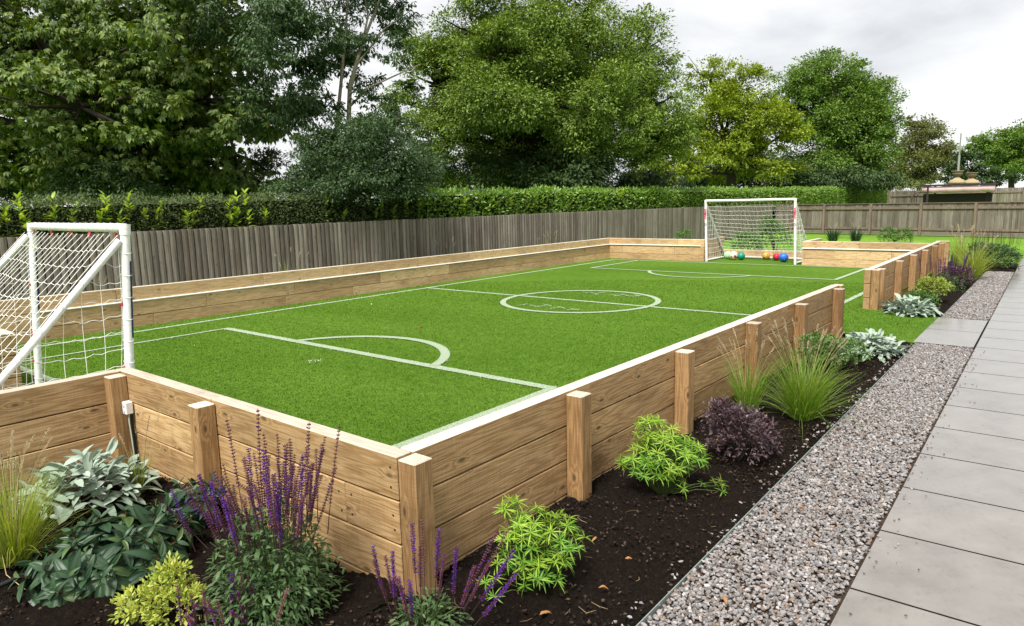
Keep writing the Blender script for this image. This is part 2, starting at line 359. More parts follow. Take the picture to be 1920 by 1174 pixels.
# faint worn lettering inside the centre circle: short brush strokes as in the photograph
for (x0, y0, x1, y1) in [(970,574,990,571),(992,573,1010,575),(1000,577,1028,574),(1018,571,1034,575),(1032,580,1056,577),(1046,576,1060,580),(1062,583,1088,581),(1070,580,1086,583),
                         (1092,549,1104,550),(1108,550,1122,553),(1122,551,1134,549),(1144,554,1160,556),(1150,557,1170,554),(1166,553,1180,557),(1180,557,1204,556),(1190,554,1200,557)]:
    seg(gp(x0, y0, 0)[:2], gp(x1, y1, 0)[:2], 5, w=.06, cov=.45)
o = g.build('pitch_markings', M_PAINT); tag(o, kind='structure')
at = o.data.attributes.new('cover', 'FLOAT', 'POINT'); at.data.foreach_set('value', np.concatenate(cover).astype(np.float32))

# short pile standing on the turf, white where the lines are sprayed
def pile():
    n = 520000
    r = 2.2+rng.random(n)**1.6*13; a = rng.uniform(-.15, 1.62, n)            # denser towards the near corner
    x = CAM[0]+r*np.cos(a); y = CAM[1]+r*np.sin(a)
    ok = ((x > .01) & (x < 15.98) & (y > .01) & (y < 8.48)) | ((x > 7.4) & (x < 9.35) & (y > -.95) & (y <= .01))
    x, y, r = x[ok], y[ok], r[ok]; n = len(x); z = np.where(y < 0, y*.055, 0)
    white = np.zeros(n, bool)
    for P, w, cv in STRIPS:
        for p, q in zip(P[:-1], P[1:]):
            d = q-p; L2 = d@d; tt = np.clip(((x-p[0])*d[0]+(y-p[1])*d[1])/L2, 0, 1)
            white |= ((x-p[0]-tt*d[0])**2+(y-p[1]-tt*d[1])**2 < (w*.5)**2) & (rng.random(n) < cv)
    h = rng.uniform(.007, .0125, n)*(1+.02*r); w = .0024*(1+.15*r); th = rng.uniform(0, 2*np.pi, n); lean = rng.normal(0, .75, (n, 2))*h[:, None]
    b = np.stack([x, y, z], 1); u = np.stack([np.cos(th)*w, np.sin(th)*w, 0*x], 1)
    V = np.stack([b-u, b+u, b+np.stack([lean[:, 0], lean[:, 1], h], 1)], 1).reshape(-1, 3)
    F = np.arange(n*3).reshape(n, 3); g = Geo()
    for k in (False, True):
        g.V.append(np.zeros((0, 3))) if 0 else None
    g.add(V, F); g.MI[-1] = white.astype(int)
    return g.build('turf_pile', [M_PILE, M_PILEW])
M_PILE = leafm('turf_blade', [(.065, .135, .013), (.09, .18, .018), (.125, .235, .028), (.1, .195, .02), (.15, .265, .042)], .2, .85, .08)
def add_patches(m):            # broad lighter and darker sweeps of brushed pile
    t = m.node_tree; l = t.links.new; tc = nn(t, 'ShaderNodeTexCoord'); p = nn(t, 'ShaderNodeMapping'); p.inputs['Scale'].default_value = (1, .35, 1); p.inputs['Rotation'].default_value = (0, 0, .5)
    l(tc.outputs['Object'], p.inputs[0]); n = nn(t, 'ShaderNodeTexNoise', i_Scale=1.1, i_Detail=4., i_Roughness=.55); l(p.outputs[0], n.inputs['Vector'])
    r = ramp(t, [(.32, (.74, .8, .72)), (.52, (1, 1, 1)), (.7, (1.22, 1.12, 1.3))]); l(n.outputs[0], r.inputs[0])
    src = [q for q in t.nodes if q.type == 'VALTORGB'][0]; outs = [k.to_socket for k in src.outputs[0].links]
    c = mixc(t, 1., src.outputs[0], r.outputs[0], 'MULTIPLY')
    for o in outs: l(c, o)
add_patches(M_PILE)
M_PILEW = leafm('painted_turf_blade', [(.42, .5, .36), (.6, .66, .54), (.7, .74, .64)], .1, .8, .1)
tag(pile(), kind='stuff')

# soil beds, gravel, edging, paving
def soil(name, x0, x1, ylo, yhi, step, z=-.06, seed=0):
    nx = int((x1-x0)/step)+2; ny = 0
    X = np.linspace(x0, x1, nx); ny = int((max(yhi(x) for x in (x0, x1))-min(ylo(x) for x in (x0, x1)))/step)+2
    tt = np.linspace(0, 1, ny)
    XX = np.repeat(X[:, None], ny, 1); lo = np.array([ylo(x) for x in X]); hi = np.array([yhi(x) for x in X])
    YY = lo[:, None]+(hi-lo)[:, None]*tt[None]
    h = .05*(vnoise(XX*3+5, YY*3+9, seed)-.5) + .04*(vnoise(XX*11, YY*11, seed+1)-.5) + .028*(vnoise(XX*31, YY*31, seed+2)-.5) + .016*(vnoise(XX*73, YY*73, seed+3)-.5)
    edge = np.minimum(1, np.minimum(tt, 1-tt)[None]*(hi-lo)[:, None]/.06)
    ZZ = z + h*(.3+.7*edge)
    V = np.stack([XX, YY, ZZ], -1); idx = np.arange(nx*ny).reshape(nx, ny)
    F = np.stack([idx[:-1,:-1], idx[1:,:-1], idx[1:,1:], idx[:-1,1:]], -1).reshape(-1, 4)
    g = Geo(); g.add(V, F); return tag(g.build(name, M_SOIL, smooth=True), kind='structure')
soil('soil_bed', -2.2, 7.27, lambda x: gedge(x)+.008, lambda x: -.092, .014, seed=3)
soil('soil_bed', -2.2, -.097, lambda x: -.092, lambda x: 2.9, .014, seed=13)
soil('soil_bed', 9.44, 16.72, lambda x: gedge(x)+.008, lambda x: -.08, .03, seed=23)
soil('soil_bed', 16.72, 19.2, lambda x: pedge(x)+.01, lambda x: .25, .04, seed=33)
def scatter(name, n, pos, smin, smax, m, flat=.6, kind='stuff', label=None):
    g = Geo(); k = 4
    for q in range(k):
        tV = ICO[0][:, :]*1.0
        tV = tV*(1+.28*np.random.default_rng(q+3).normal(size=(len(tV), 1)).clip(-1.3, 1.3))
        nnq = n//k; p = pos(nnq); sz = rng.uniform(smin, smax, nnq)
        Mx = frames(rdir(nnq)*[1, 1, .35], rng.normal(size=(nnq, 3))*.35+[0, 0, 1], sz)
        Mx = Mx*np.stack([np.ones(nnq), rng.uniform(.55, .9, nnq), rng.uniform(.4, .75, nnq)*flat/.6], -1)[:, None, :]
        g.inst(tV, ICO[1], Mx, p)
    return g
def strip_pos(x0, x1, lo, hi, z0, z1):
    def f(n):
        x = rng.uniform(x0, x1, n); t = rng.random(n); a = lo(x); b = hi(x)
        return np.stack([x, a+(b-a)*t, rng.uniform(z0, z1, n)], 1)
    return f
ph = (1+5**.5)/2
I12 = unit(np.array([(-1,ph,0),(1,ph,0),(-1,-ph,0),(1,-ph,0),(0,-1,ph),(0,1,ph),(0,-1,-ph),(0,1,-ph),(ph,0,-1),(ph,0,1),(-ph,0,-1),(-ph,0,1)]))
F20 = np.array([(0,11,5),(0,5,1),(0,1,7),(0,7,10),(0,10,11),(1,5,9),(5,11,4),(11,10,2),(10,7,6),(7,1,8),(3,9,4),(3,4,2),(3,2,6),(3,6,8),(3,8,9),(4,9,5),(2,4,11),(6,2,10),(8,6,7),(9,8,1)])
ICO = (I12, F20)
gg = scatter('x', 26000, strip_pos(-.4, 7.3, lambda x: pedge(x)+.012, lambda x: gedge(x)-.008, -.066, -.046), .007, .0145, M_STONE)
tag(gg.build('gravel', M_STONE, loc=(0, 0, 0)), kind='stuff')
sp_ = scatter('x', 260, strip_pos(-.3, 7.2, lambda x: gedge(x)-.01, lambda x: gedge(x)+.07+.06*rng.random(len(x)), -.056, -.044), .007, .013, M_STONE)
p2 = scatter('x', 120, strip_pos(-.3, 7.2, lambda x: pedge(x)-.05-.25*rng.random(len(x))**3, lambda x: pedge(x)+.0*x, -.048, -.046), .004, .009, M_STONE)
sp_.V += p2.V; sp_.F += [f+sp_.n for f in p2.F]; sp_.MI += p2.MI; sp_.n += p2.n
tag(sp_.build('spilled_gravel', M_STONE), kind='stuff')
gg = scatter('x', 12000, strip_pos(9.5, 16.72, lambda x: pedge(x)+.012, lambda x: gedge(x)-.008, -.066, -.046), .009, .017, M_STONE)
tag(gg.build('gravel', M_STONE), kind='stuff')
gg = scatter('x', 9000, strip_pos(-2, 7.25, lambda x: gedge(x)+.02, lambda x: -.1+0*x, -.07, -.04), .003, .011, M_CRUMB)
p = scatter('x', 6000, strip_pos(-2, -.1, lambda x: -.9+0*x, lambda x: 2.4+0*x, -.07, -.04), .003, .011, M_CRUMB)
gg.V += p.V; gg.F += [f+gg.n for f in p.F]; gg.MI += p.MI; gg.n += p.n
for q in range(150):
    c = strip_pos(-1.6, 7., lambda x: gedge(x)+.05, lambda x: np.where(x < -.12, 2.0, -.15), -.052, -.046)(1)[0]; a = rng.uniform(0, 6.28); h = rng.uniform(.012, .05)
    d = np.array([math.cos(a), math.sin(a), rng.uniform(-.1, .2)]); n_ = np.array([-d[1], d[0], 0]); gg.tube([c-d*h, c+n_*h*rng.normal(0, .3), c+d*h], [.0007, .0015, .0008], 4, 1)
tag(gg.build('soil_crumbs', [M_CRUMB, leafm('dry_litter', [(.06, .035, .02), (.2, .12, .06), (.35, .25, .13), (.1, .06, .035)], 0, .8)]), kind='stuff')
g = Geo()
for (x0, x1) in ((-1.5, 7.34), (9.46, 16.75)):
    g.add([(x0, gedge(x0), -.07), (x1, gedge(x1), -.07), (x1, pedge(x1), -.07), (x0, pedge(x0), -.07)], [(3, 2, 1, 0)])
tag(g.build('gravel_bed', M_GBASE), kind='structure')
def edging(x0, x1):
    g = Geo(); a, b = gedge(x0), gedge(x1)
    g.add([(x0,a,-.1),(x1,b,-.1),(x1,b+.005,-.1),(x0,a+.005,-.1),(x0,a,-.043),(x1,b,-.043),(x1,b+.004,-.043),(x0,a+.004,-.043)],
          [(3,2,1,0),(4,5,6,7),(0,1,5,4),(1,2,6,5),(2,3,7,6),(3,0,4,7)]); return g
tag(edging(-1.4, 7.27).build('metal_edging', M_STEEL), 'thin metal edging between the near soil bed and the gravel', 'edging')
tag(edging(9.46, 16.7).build('metal_edging', M_STEEL), 'thin metal edging of the far gravel strip beyond the slab path', 'edging')

def slabs(rects, z=-.052):
    g = Geo()
    for q in rects:
        q = np.array(q); c = q.mean(0); d = unit(q-c); top = q-d*.002
        V = [(*p, z-.02) for p in q]+[(*p, z-.003) for p in q]+[(*p, z) for p in top]
        F = [(a, (a+1) % 4, (a+1) % 4+4, a+4) for a in range(4)]+[(a+4, (a+1) % 4+4, (a+1) % 4+8, a+8) for a in range(4)]
        g.add(V, F, 1); g.add([V[8], V[9], V[10], V[11]], [(0, 1, 2, 3)])
    return g
ang = math.atan(.0205); ex = np.array([math.cos(ang), math.sin(ang)]); ey = np.array([math.sin(ang), -math.cos(ang)])
org = np.array([1.16-6*.695, pedge(1.16-6*.695)]); rects = []
for row in range(4):
    for i in range(70):
        a = org+ex*(i*.695+.006)+ey*(row*1.04+.006); b = a+ex*.683; c = b+ey*1.028; d = a+ey*1.028
        rects.append([d, c, b, a])
tag(slabs(rects).build('paving', [M_PAVE, M_GROUT]), kind='structure')
rects = []
for i in range(2):
    x0 = 7.34+i*1.05; x1 = x0+1.042
    rects.append([(x0, pedge(x0)+.012), (x1, pedge(x1)+.012), (x1, gedge(x1)+.04), (x0, gedge(x0)+.04)])
tag(slabs(rects, -.048).build('slab_path', [M_PAVE, M_GROUT]), kind='structure')
g = Geo(); x0, x1 = -5., 47.
g.add([(x0, pedge(x0)+.004, -.0705), (x1, pedge(x1)+.004, -.0705), (x1, pedge(x1)-4.2, -.0705), (x0, pedge(x0)-4.2, -.0705)], [(3, 2, 1, 0)])
g.add([(7.3, pedge(7.3), -.066), (9.46, pedge(9.46), -.066), (9.46, -.96, -.066), (7.3, -.99, -.066)], [(0, 1, 2, 3)])
tag(g.build('paving_bed', M_GROUT), kind='structure')

# ------------------------------------------------------------------ sleeper walls
def chamfer(lo, hi, c=.005):
    x0, y0, z0 = lo; x1, y1, z1 = hi
    bm = bmesh.new(); bmesh.ops.create_cube(bm, size=1)
    for v in bm.verts: v.co = Vector(((x0+x1)/2+v.co.x*(x1-x0), (y0+y1)/2+v.co.y*(y1-y0), (z0+z1)/2+v.co.z*(z1-z0)))
    bmesh.ops.bevel(bm, geom=bm.edges[:], offset=c, segments=1, affect='EDGES')
    return bm
def timber(name, lo, hi, mats, parent, topface=None, c=.005, loc=(0, 0, 0), rot=(0, 0, 0)):
    bm = chamfer(lo, hi, c); me = bpy.data.meshes.new(name)
    for f in bm.faces:
        if topface is not None and f.normal[topface[0]]*topface[1] > .6: f.material_index = 1
    bm.to_mesh(me); bm.free()
    for m in mats: me.materials.append(m)
    o = bpy.data.objects.new(name, me); COL.objects.link(o); o.parent = parent; o.location = loc; o.rotation_euler = rot
    return o
COURSES = [(.390, .600), (.175, .382), (-.046, .167), (-.24, -.054)]
def screws(o, hx, hy):
    me = o.data; bm = bmesh.new(); bm.from_mesh(me); k = len(me.materials); me.materials.append(M_SCREW)
    for x in (-hx+.05, hx-.05):
        for z in (-.05, .05):
            for y in (-hy-.0012, hy+.0012):
                z_ = z+random.uniform(-.02, .02); x_ = x+random.uniform(-.015, .015)
                vs_ = [bm.verts.new((x_+.0065*math.cos(a), y, z_+.0065*math.sin(a)*(1 if y < 0 else -1))) for a in np.linspace(0, 2*np.pi, 9)[:-1]]
                bm.faces.new(vs_).material_index = k
    bm.to_mesh(me); bm.free()
M_SCREW = plain('dark_screw', (.03, .025, .02), .5, .4)
def wall(label, A, B, side=1, joints=None, posts=(), post_side=-1, ncourse=4, top=.6, thick=.09, endpost=None, wm=None, group='sleeper walls of the pitch'):
    """inner top edge runs from A to B; the thickness lies to side*left"""
    A = np.array(A, float); B = np.array(B, float); Ln = np.linalg.norm(B-A); ang = math.atan2(*(B-A)[::-1])
    t = thing('sleeper_wall', label, 'timber wall', (A[0], A[1], 0), ang, group)
    y0, y1 = (0, thick) if side > 0 else (-thick, 0)
    for ci in range(ncourse):
        z0, z1 = COURSES[ci]; z0 += top-.6; z1 += top-.6
        js = [0]+sorted((joints or {}).get(ci, []))+[Ln]
        for a, b in zip(js[:-1], js[1:]):
            e = random.uniform(-.0015, .0015)
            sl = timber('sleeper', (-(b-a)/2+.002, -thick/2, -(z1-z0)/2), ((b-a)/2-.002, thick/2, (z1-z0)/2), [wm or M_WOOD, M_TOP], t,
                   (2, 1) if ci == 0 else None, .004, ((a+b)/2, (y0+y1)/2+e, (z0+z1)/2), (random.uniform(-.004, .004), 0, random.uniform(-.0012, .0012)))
            screws(sl, (b-a)/2, thick/2)
    return t, Ln
# near long wall: thickness towards -Y ; wall runs +X
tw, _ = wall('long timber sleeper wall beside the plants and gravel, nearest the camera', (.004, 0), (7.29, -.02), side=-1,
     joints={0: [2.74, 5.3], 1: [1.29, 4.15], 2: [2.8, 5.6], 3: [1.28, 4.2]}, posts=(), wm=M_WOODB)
def post_on(t, x, y, zt=.583, w=.112, w2=None):
    return timber('post', (-.27, -(w2 or w)/2, -w/2), (zt, (w2 or w)/2, w/2), [M_POST, M_END], t, (0, 1), .005, (x, y, 0), (0, -math.pi/2, random.uniform(-.02, .02)))
for x in (-.034, 1.296, 2.742, 4.175, 5.58, 7.06): post_on(tw, x-.004, -.148, .585+random.uniform(-.006, .006))
post_on(tw, 7.35, -.062, .595)
# near end wall (outer face towards -X)
tn, _ = wall('short timber sleeper wall in front of the purple salvia, joined to the white junction box corner', (0, 2.93), (0, -.086), side=-1,
     joints={0: [1.36], 1: [1.34, 2.62], 2: [1.38], 3: [1.5]}, posts=())
for y in (1.575, 2.80): post_on(tn, 2.93-y, -.148, .582)
# recess wall at the near goal (right side), running back
wall('timber side wall of the near goal recess at the left edge', (-.092, 2.93), (-1.9, 2.93), side=1, joints={1: [.9], 2: [1.1]}, ncourse=4)
wall('timber side wall behind the net of the near goal', (.0, 5.42), (-1.35, 5.42), side=-1, joints={0: [.7]}, ncourse=3)
wall('timber end wall left of the near goal', (0, 5.51), (0, 8.49), side=1, joints={0: [1.4], 1: [.9], 2: [1.9]}, ncourse=3)
# left long wall
tl, _ = wall('long timber sleeper wall with a white rail, in front of the left fence', (-.09, 8.497), (15.99, 8.497), side=1,
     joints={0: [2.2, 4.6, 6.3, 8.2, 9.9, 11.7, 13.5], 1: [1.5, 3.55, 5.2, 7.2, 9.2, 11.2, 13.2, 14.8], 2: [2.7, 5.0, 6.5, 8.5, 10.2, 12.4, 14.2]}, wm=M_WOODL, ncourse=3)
# far walls
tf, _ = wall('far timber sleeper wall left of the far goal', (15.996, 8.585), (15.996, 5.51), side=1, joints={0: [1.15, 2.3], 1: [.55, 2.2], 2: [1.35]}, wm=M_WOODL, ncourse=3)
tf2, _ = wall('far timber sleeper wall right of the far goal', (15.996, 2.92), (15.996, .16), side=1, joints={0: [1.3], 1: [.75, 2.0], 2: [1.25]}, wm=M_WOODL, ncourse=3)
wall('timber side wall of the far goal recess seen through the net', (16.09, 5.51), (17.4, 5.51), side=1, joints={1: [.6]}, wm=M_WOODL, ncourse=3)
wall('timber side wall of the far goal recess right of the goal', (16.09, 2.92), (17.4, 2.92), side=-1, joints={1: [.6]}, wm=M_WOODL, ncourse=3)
wall('low timber kick board at the back of the far goal', (17.41, 5.6), (17.41, 2.83), side=1, ncourse=2, top=.24, joints={0: [1.5]})
# gap wall
A = np.array([9.40, .06]); B = np.array([16.92, .15])
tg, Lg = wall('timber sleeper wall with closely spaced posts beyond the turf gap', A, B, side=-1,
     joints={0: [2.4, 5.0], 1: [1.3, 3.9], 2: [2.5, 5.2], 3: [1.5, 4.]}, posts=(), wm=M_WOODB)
post_on(tg, .058, -.15, .60)
for x in (.42, 1.95, 3.35, 4.7, 6.05, 7.05): post_on(tg, x, -.15, .583)
wall('short timber return wall closing the far end of the gap wall', (16.925, .17), (16.925, -.10), side=1, ncourse=3)
# white rails on the inner faces
def rail(t, pts):
    g = Geo(); g.tube(pts, .0135, 8); return g.build('rail', M_WHITE, t, True)
rail(tl, [(1.2, -.014, .392), (16.06, -.014, .41)])
rail(tf, [(.1, -.014, .413), (2.98, -.014, .425)])
rail(tf2, [(.0, -.014, .424), (2.72, -.014, .425)])

# ------------------------------------------------------------------ fences
def boards(a, b, z0, z1, w=.105, zfun=None, side=1, jit=.006):
    a = np.array(a, float); b = np.array(b, float); Ln = np.linalg.norm(b-a); u = (b-a)/Ln; nrm = np.array([-u[1], u[0]])*side
    n = int(Ln/w); g = Geo()
    for i in range(n):
        s0 = i*w+random.uniform(-.003, .003); wb = w*.93
        zt = (z1 if zfun is None else zfun(s0))+random.uniform(-jit, jit); tilt = random.uniform(-.004, .004); o0 = random.uniform(0, .008)
        def pt(q, o, z, k=0): p = a+u*(s0+q*wb+k)+nrm*(o+o0); return (p[0], p[1], z)
        pr = [(0, -.012), (0, .004), (.16, .017), (.5, .024), (.84, .017), (1, .004), (1, -.012)]; m_ = len(pr)
        V = [pt(q, o, z0) for q, o in pr]+[pt(q, o, zt, tilt) for q, o in pr]
        F = [(j, j+1, j+1+m_, j+m_) for j in range(m_-1)]
        g.add(V, [f[::-1] for f in F] if side > 0 else F); g.add(V[m_:], [tuple(range(m_))])
    return g
FY = 9.55
t = thing('closeboard_fence', 'long grey weathered closeboard fence below the hedge on the left', 'fence', (0, FY, -.06))
boards((-4, FY), (33.4, FY), -.08, 1.40, zfun=lambda s: 1.392-.003*max(0, s-20), side=-1).build('boards', M_FENCE, t, loc=None).location = (0, -FY, .06)
g = Geo()
for z in (.3, 1.1): g.box((-4, FY+.01, z-.06), (33.3, FY+.05, z+.03))
g.build('rail', M_FPOST, t).location = (0, -FY, .06)
F0 = np.array([33.68, 9.5]); F1 = np.array([30.9, -3.2]); fu = unit(F1-F0); FL = np.linalg.norm(F1-F0)
t = thing('panel_fence', 'brown board fence with posts and rails across the far end of the lawn', 'fence', (F0[0], F0[1], -.06), math.atan2(fu[1], fu[0]))
fn = np.array([-fu[1], fu[0]])
def loc_boards(Ln, z0, z1, w, off):
    g = Geo()
    for i in range(int(Ln/w)):
        s0 = i*w; zt = z1+random.uniform(-.006, .006); o = .008*(i % 2)
        g.box((s0+.001, off+o, z0), (s0+w*.985, off+o+.014, zt))
    return g
loc_boards(FL, .12, 1.335, .1, 0.03).build('boards', M_FENCE2, t)
g = Geo()
g.box((0, -.012, 1.10), (FL, .028, 1.2)); g.build('rail', M_FPOST, t)
g = Geo(); g.box((0, -.012, .20), (FL, .028, .29)); g.build('rail', M_FPOST, t)
g = Geo(); g.box((0, .0, 0.0), (FL, .028, .15)); g.build('gravel_board', M_FENCE2, t)
g = Geo(); g.box((0, -.01, 1.34), (FL, .06, 1.365)); g.build('capping', M_FPOST, t)
for yy in (8.6, 7.0, 4.9, 2.85, .85, -1.3):
    s0 = (F0[1]-yy)/-fu[1]*1.0
    g = Geo(); g.box((s0-.05, -.11, -.02), (s0+.05, -.013, 1.335)); g.build('post', M_FPOST, t)
# neighbour's fences beyond
def far_fence(label, pxa, pya, pxb, D, Db, ztop_py, w, mat_, finial=False, name='garden_fence'):
    a = PD(pxa, pya, D); b = PD(pxb, pya, Db); h = PD(pxa, ztop_py, D)[2]
    u = b[:2]-a[:2]; Ln = np.linalg.norm(u); ang = math.atan2(u[1], u[0])
    t = thing(name, label, 'fence', (a[0], a[1], -.08), ang)
    n = int(Ln/w); g = Geo()
    for i in range(n):
        z = h+.08+(random.uniform(-.01, .01) if not finial else .0)
        g.box((i*w+.004, -.012, 0), (i*w+w-.004, .012+.006*(i % 2), z))
        if finial: g.box((i*w+w*.3, -.01, z), (i*w+w*.7, .01, z+.09))
    g.build('boards', mat_, t)
    g = Geo(); g.box((0, -.06, h-.25), (Ln, -.013, h-.15)); g.build('rail', M_FPOST, t)
    for s in np.arange(0, Ln, 1.9): 
        g = Geo(); g.box((s-.05, -.15, 0), (s+.05, -.062, h+.1)); g.build('post', M_FPOST, t)
far_fence('neighbour fence with a pointed pale top beside the hedge end', 1664, 372, 1742, 44, 45, 359, .16, M_FENCE2, True)
far_fence('dark grey neighbour fence behind the canopied shelter on the right', 1735, 372, 1990, 50, 46, 356, .12, M_FENCE)

# ------------------------------------------------------------------ goals
def goal(name_label, origin, ux, uy, width=2.36, h=1.61, depth=1.30, lean=(0, 0), sleeve='pink', wr=.033):
    t = thing('football_goal', name_label, 'football goal', origin, 0, 'small white football goals')
    ux = np.array(ux, float); uy = np.array(uy, float)
    def Pt(x, d, z):
        p = ux*x+uy*d; k = z/h
        return np.array([p[0]+lean[0]*k, p[1]+lean[1]*k, z])
    def part(nm, pts, r, k=14, m=M_WHITE, parent=t):
        g = Geo(); g.tube(pts, r, k); return g.build(nm, m, parent, True)
    for x in (0, width):
        part('goalpost', [Pt(x, 0, .0), Pt(x, 0, h*.5), Pt(x, 0, h-.02)], wr)
        part('corner_joint', [Pt(x, 0, h-.05), Pt(x, 0, h-.01), Pt(x, 0, h+.028)], wr*1.13)
        part('stay', [Pt(x, .04, h-.09), Pt(x, depth*.5, h*.5-.02), Pt(x, depth, .06)], wr*.78, 12)
        part('base_bar', [Pt(x, 0, .035), Pt(x, depth*.5, .035), Pt(x, depth, .035)], wr*.85, 12)
    part('crossbar', [Pt(0, 0, h), Pt(width*.5, 0, h-.004), Pt(width, 0, h)], wr)
    part('back_bar', [Pt(0, depth, .035), Pt(width*.5, depth, .035), Pt(width, depth, .035)], wr*.85, 12)
    # net: back panel from crossbar to back bar, side triangles
    g = Geo(); rad = .0022 if sleeve == 'navy' else .0038; step = .118
    nu = int(width/step); nv = 15
    def back(u, v):
        sag = .17*math.sin(math.pi*v)**1.2*(math.sin(math.pi*u)**.5 if 0 < u < 1 else 0)
        x = u*width+.012*math.sin(9*v+13*u); d = .05+v*(depth-.05); z = (h-.05)*(1-v)+.05*v
        return Pt(x, d+sag*.75+.008*math.sin(21*u+5*v), max(.03, z-sag*.55+.006*math.sin(17*u+11*v)))
    for i in range(nu+1):
        g.tube([back(i/nu, v) for v in np.linspace(0, 1, 22)], rad, 4)
    for j in range(1, nv+1):
        v = j/nv
        pts = []
        for i in range(nu*2+1):
            p = back(i/(nu*2), v); p = p+np.array([0, 0, -.012*(i % 2)]); pts.append(p)
        g.tube(pts, rad, 4)
    for x in (0, width):
        sg = 1 if x == 0 else -1
        nd = int(depth/step)
        for i in range(nd):
            d = (i+.4)*depth/nd; zt = (h-.09)*(1-d/depth)
            g.tube([Pt(x+sg*.012*math.sin(5*q+i), d+.01*math.sin(7*q+i), max(.03, zt*q)) for q in np.linspace(0, 1, 10)], rad, 4)
        nz = int(h/.125)
        for j in range(1, nz):
            z = j*.125; dm = depth*(1-z/(h-.05))
            pts = [Pt(x+sg*.008*math.sin(4*q+j), dm*q, max(.03, z-.03*math.sin(math.pi*q)-.02*abs(math.sin(q*dm/step*math.pi)))) for q in np.linspace(0, 1, 16)]
            g.tube(pts, rad, 4)
    # loops of cord round posts, crossbar and stays
    for j in range(9):
        for x in (0, width):
            z = .15+j*.16; c = Pt(x, 0, z)
            g.tube([c+np.array([math.cos(a)*(wr+.003), math.sin(a)*(wr+.003), .012*math.sin(a)]) for a in np.linspace(0, 2*np.pi, 13)], rad*.8, 4)
            k = .1+j*.1; c = Pt(x, .04+(depth-.04)*k, (h-.09)*(1-k)+.06*k)
            g.tube([c+(UXn(ux)*math.cos(a)+np.array([0, 0, 1])*math.sin(a))*(wr*.8+.004) for a in np.linspace(0, 2*np.pi, 13)], rad*.8, 4)
    for i in range(1, 17):
        c = Pt(width*i/17, 0, h)
        g.tube([c+np.array([uy[0]*math.cos(a), uy[1]*math.cos(a), math.sin(a)])*(wr+.003) for a in np.linspace(0, 2*np.pi, 13)], rad*.8, 4)
    g.build('net', M_NET, t)
    # clips
    cg = Geo(); cg.box((-.009, -.008, -.013), (.009, .008, .013)); cg.tube([(0, 0, -.02), (.01, .005, -.035), (.02, 0, -.03)], .004, 5)
    first = None
    spots = [Pt(width*k, .012, h-.052) for k in (.06, .3, .5, .72, .95)]
    for x in (0, width):
        spots += [Pt(x, .04+(depth-.04)*k, (h-.09)*(1-k)+.02*k) for k in (.25, .52, .68)]
        spots += [Pt(x, .038, h*k) for k in (.2, .37, .66)]
    for sp in spots:
        if first is None: first = cg.build('net_clip', M_RED, t); first.location = sp
        else: copy_to(first, t, sp, (random.uniform(-1, 1), random.uniform(-1, 1), random.uniform(0, 3)))
    # sticker sleeve on the pitch side of each post
    for x in (0, width):
        g = Geo(); n = 9; fr = -uy; sd_ = ux
        zs = [.62*h, .92*h] if sleeve == 'pink' else [.50*h, .85*h]
        aa = np.linspace(-1.15, 1.15, n)
        V = []
        for z in np.linspace(zs[0], zs[1], 6):
            c = Pt(x, 0, z)
            for a in aa:
                o = (fr*math.cos(a)+sd_*math.sin(a))*(wr+.0025); V.append((c[0]+o[0], c[1]+o[1], z))
        F = [(i*n+j, i*n+j+1, (i+1)*n+j+1, (i+1)*n+j) for i in range(5) for j in range(n-1)]
        g.add(V, F)
        st = g.build('sticker', M_NAVY if sleeve == 'navy' else plain('sticker_white', (.8, .74, .75), .4), t, True)
        if sleeve == 'pink':
            cu = bpy.data.curves.new('lettering', 'FONT'); cu.body = 'SAMBA'; cu.size = .092; cu.align_x = 'CENTER'; cu.align_y = 'CENTER'; cu.extrude = .002; cu.offset = .001
            tmp = bpy.data.objects.new('tmp', cu); COL.objects.link(tmp)
            bpy.context.view_layer.update()
            me = bpy.data.meshes.new_from_object(tmp.evaluated_get(bpy.context.evaluated_depsgraph_get()))
            bpy.data.objects.remove(tmp)
            me.materials.clear(); me.materials.append(M_PINK)
            lo = bpy.data.objects.new('lettering', me); COL.objects.link(lo); lo.parent = st
            c = Pt(x, 0, (zs[0]+zs[1])/2)+np.array([*(fr*(wr+.006)), .03])
            # text runs up the post
            Xa = Vector((0, 0, 1)); Za = Vector((*fr, 0)); Ya = Za.cross(Xa)
            lo.matrix_local = Matrix(((Xa.x, Ya.x, Za.x, c[0]), (Xa.y, Ya.y, Za.y, c[1]), (Xa.z, Ya.z, Za.z, c[2]), (0, 0, 0, 1)))
            gd = Geo(); c = Pt(x, 0, zs[0]-.01); 
            gd.tube([(c+np.array([*(fr*(wr+.004)), 0])+np.array([*(sd_*math.cos(a)*.022), math.sin(a)*.03])) for a in np.linspace(0, 2*np.pi, 12)], .004, 4)
            gd.build('emblem', M_NAVY, st)
    return t
def UXn(ux): return np.array([ux[0], ux[1], 0])
gx = np.array([.10, 5.33])-np.array([-.015, 2.985]); gw = np.linalg.norm(gx); gx = gx/gw
goal('white football goal at the left edge, its net sloping back over the recess', (-.015, 2.985, 0), gx, (-gx[1], gx[0]), gw, 1.605, 1.33, (.118, 0), 'navy')
goal('white football goal at the far end with balls lying in it', (16.09, 5.465, 0), (-.0, -1.), (1., -.0), 2.36, 1.64, 1.30, (0, .06), 'pink')

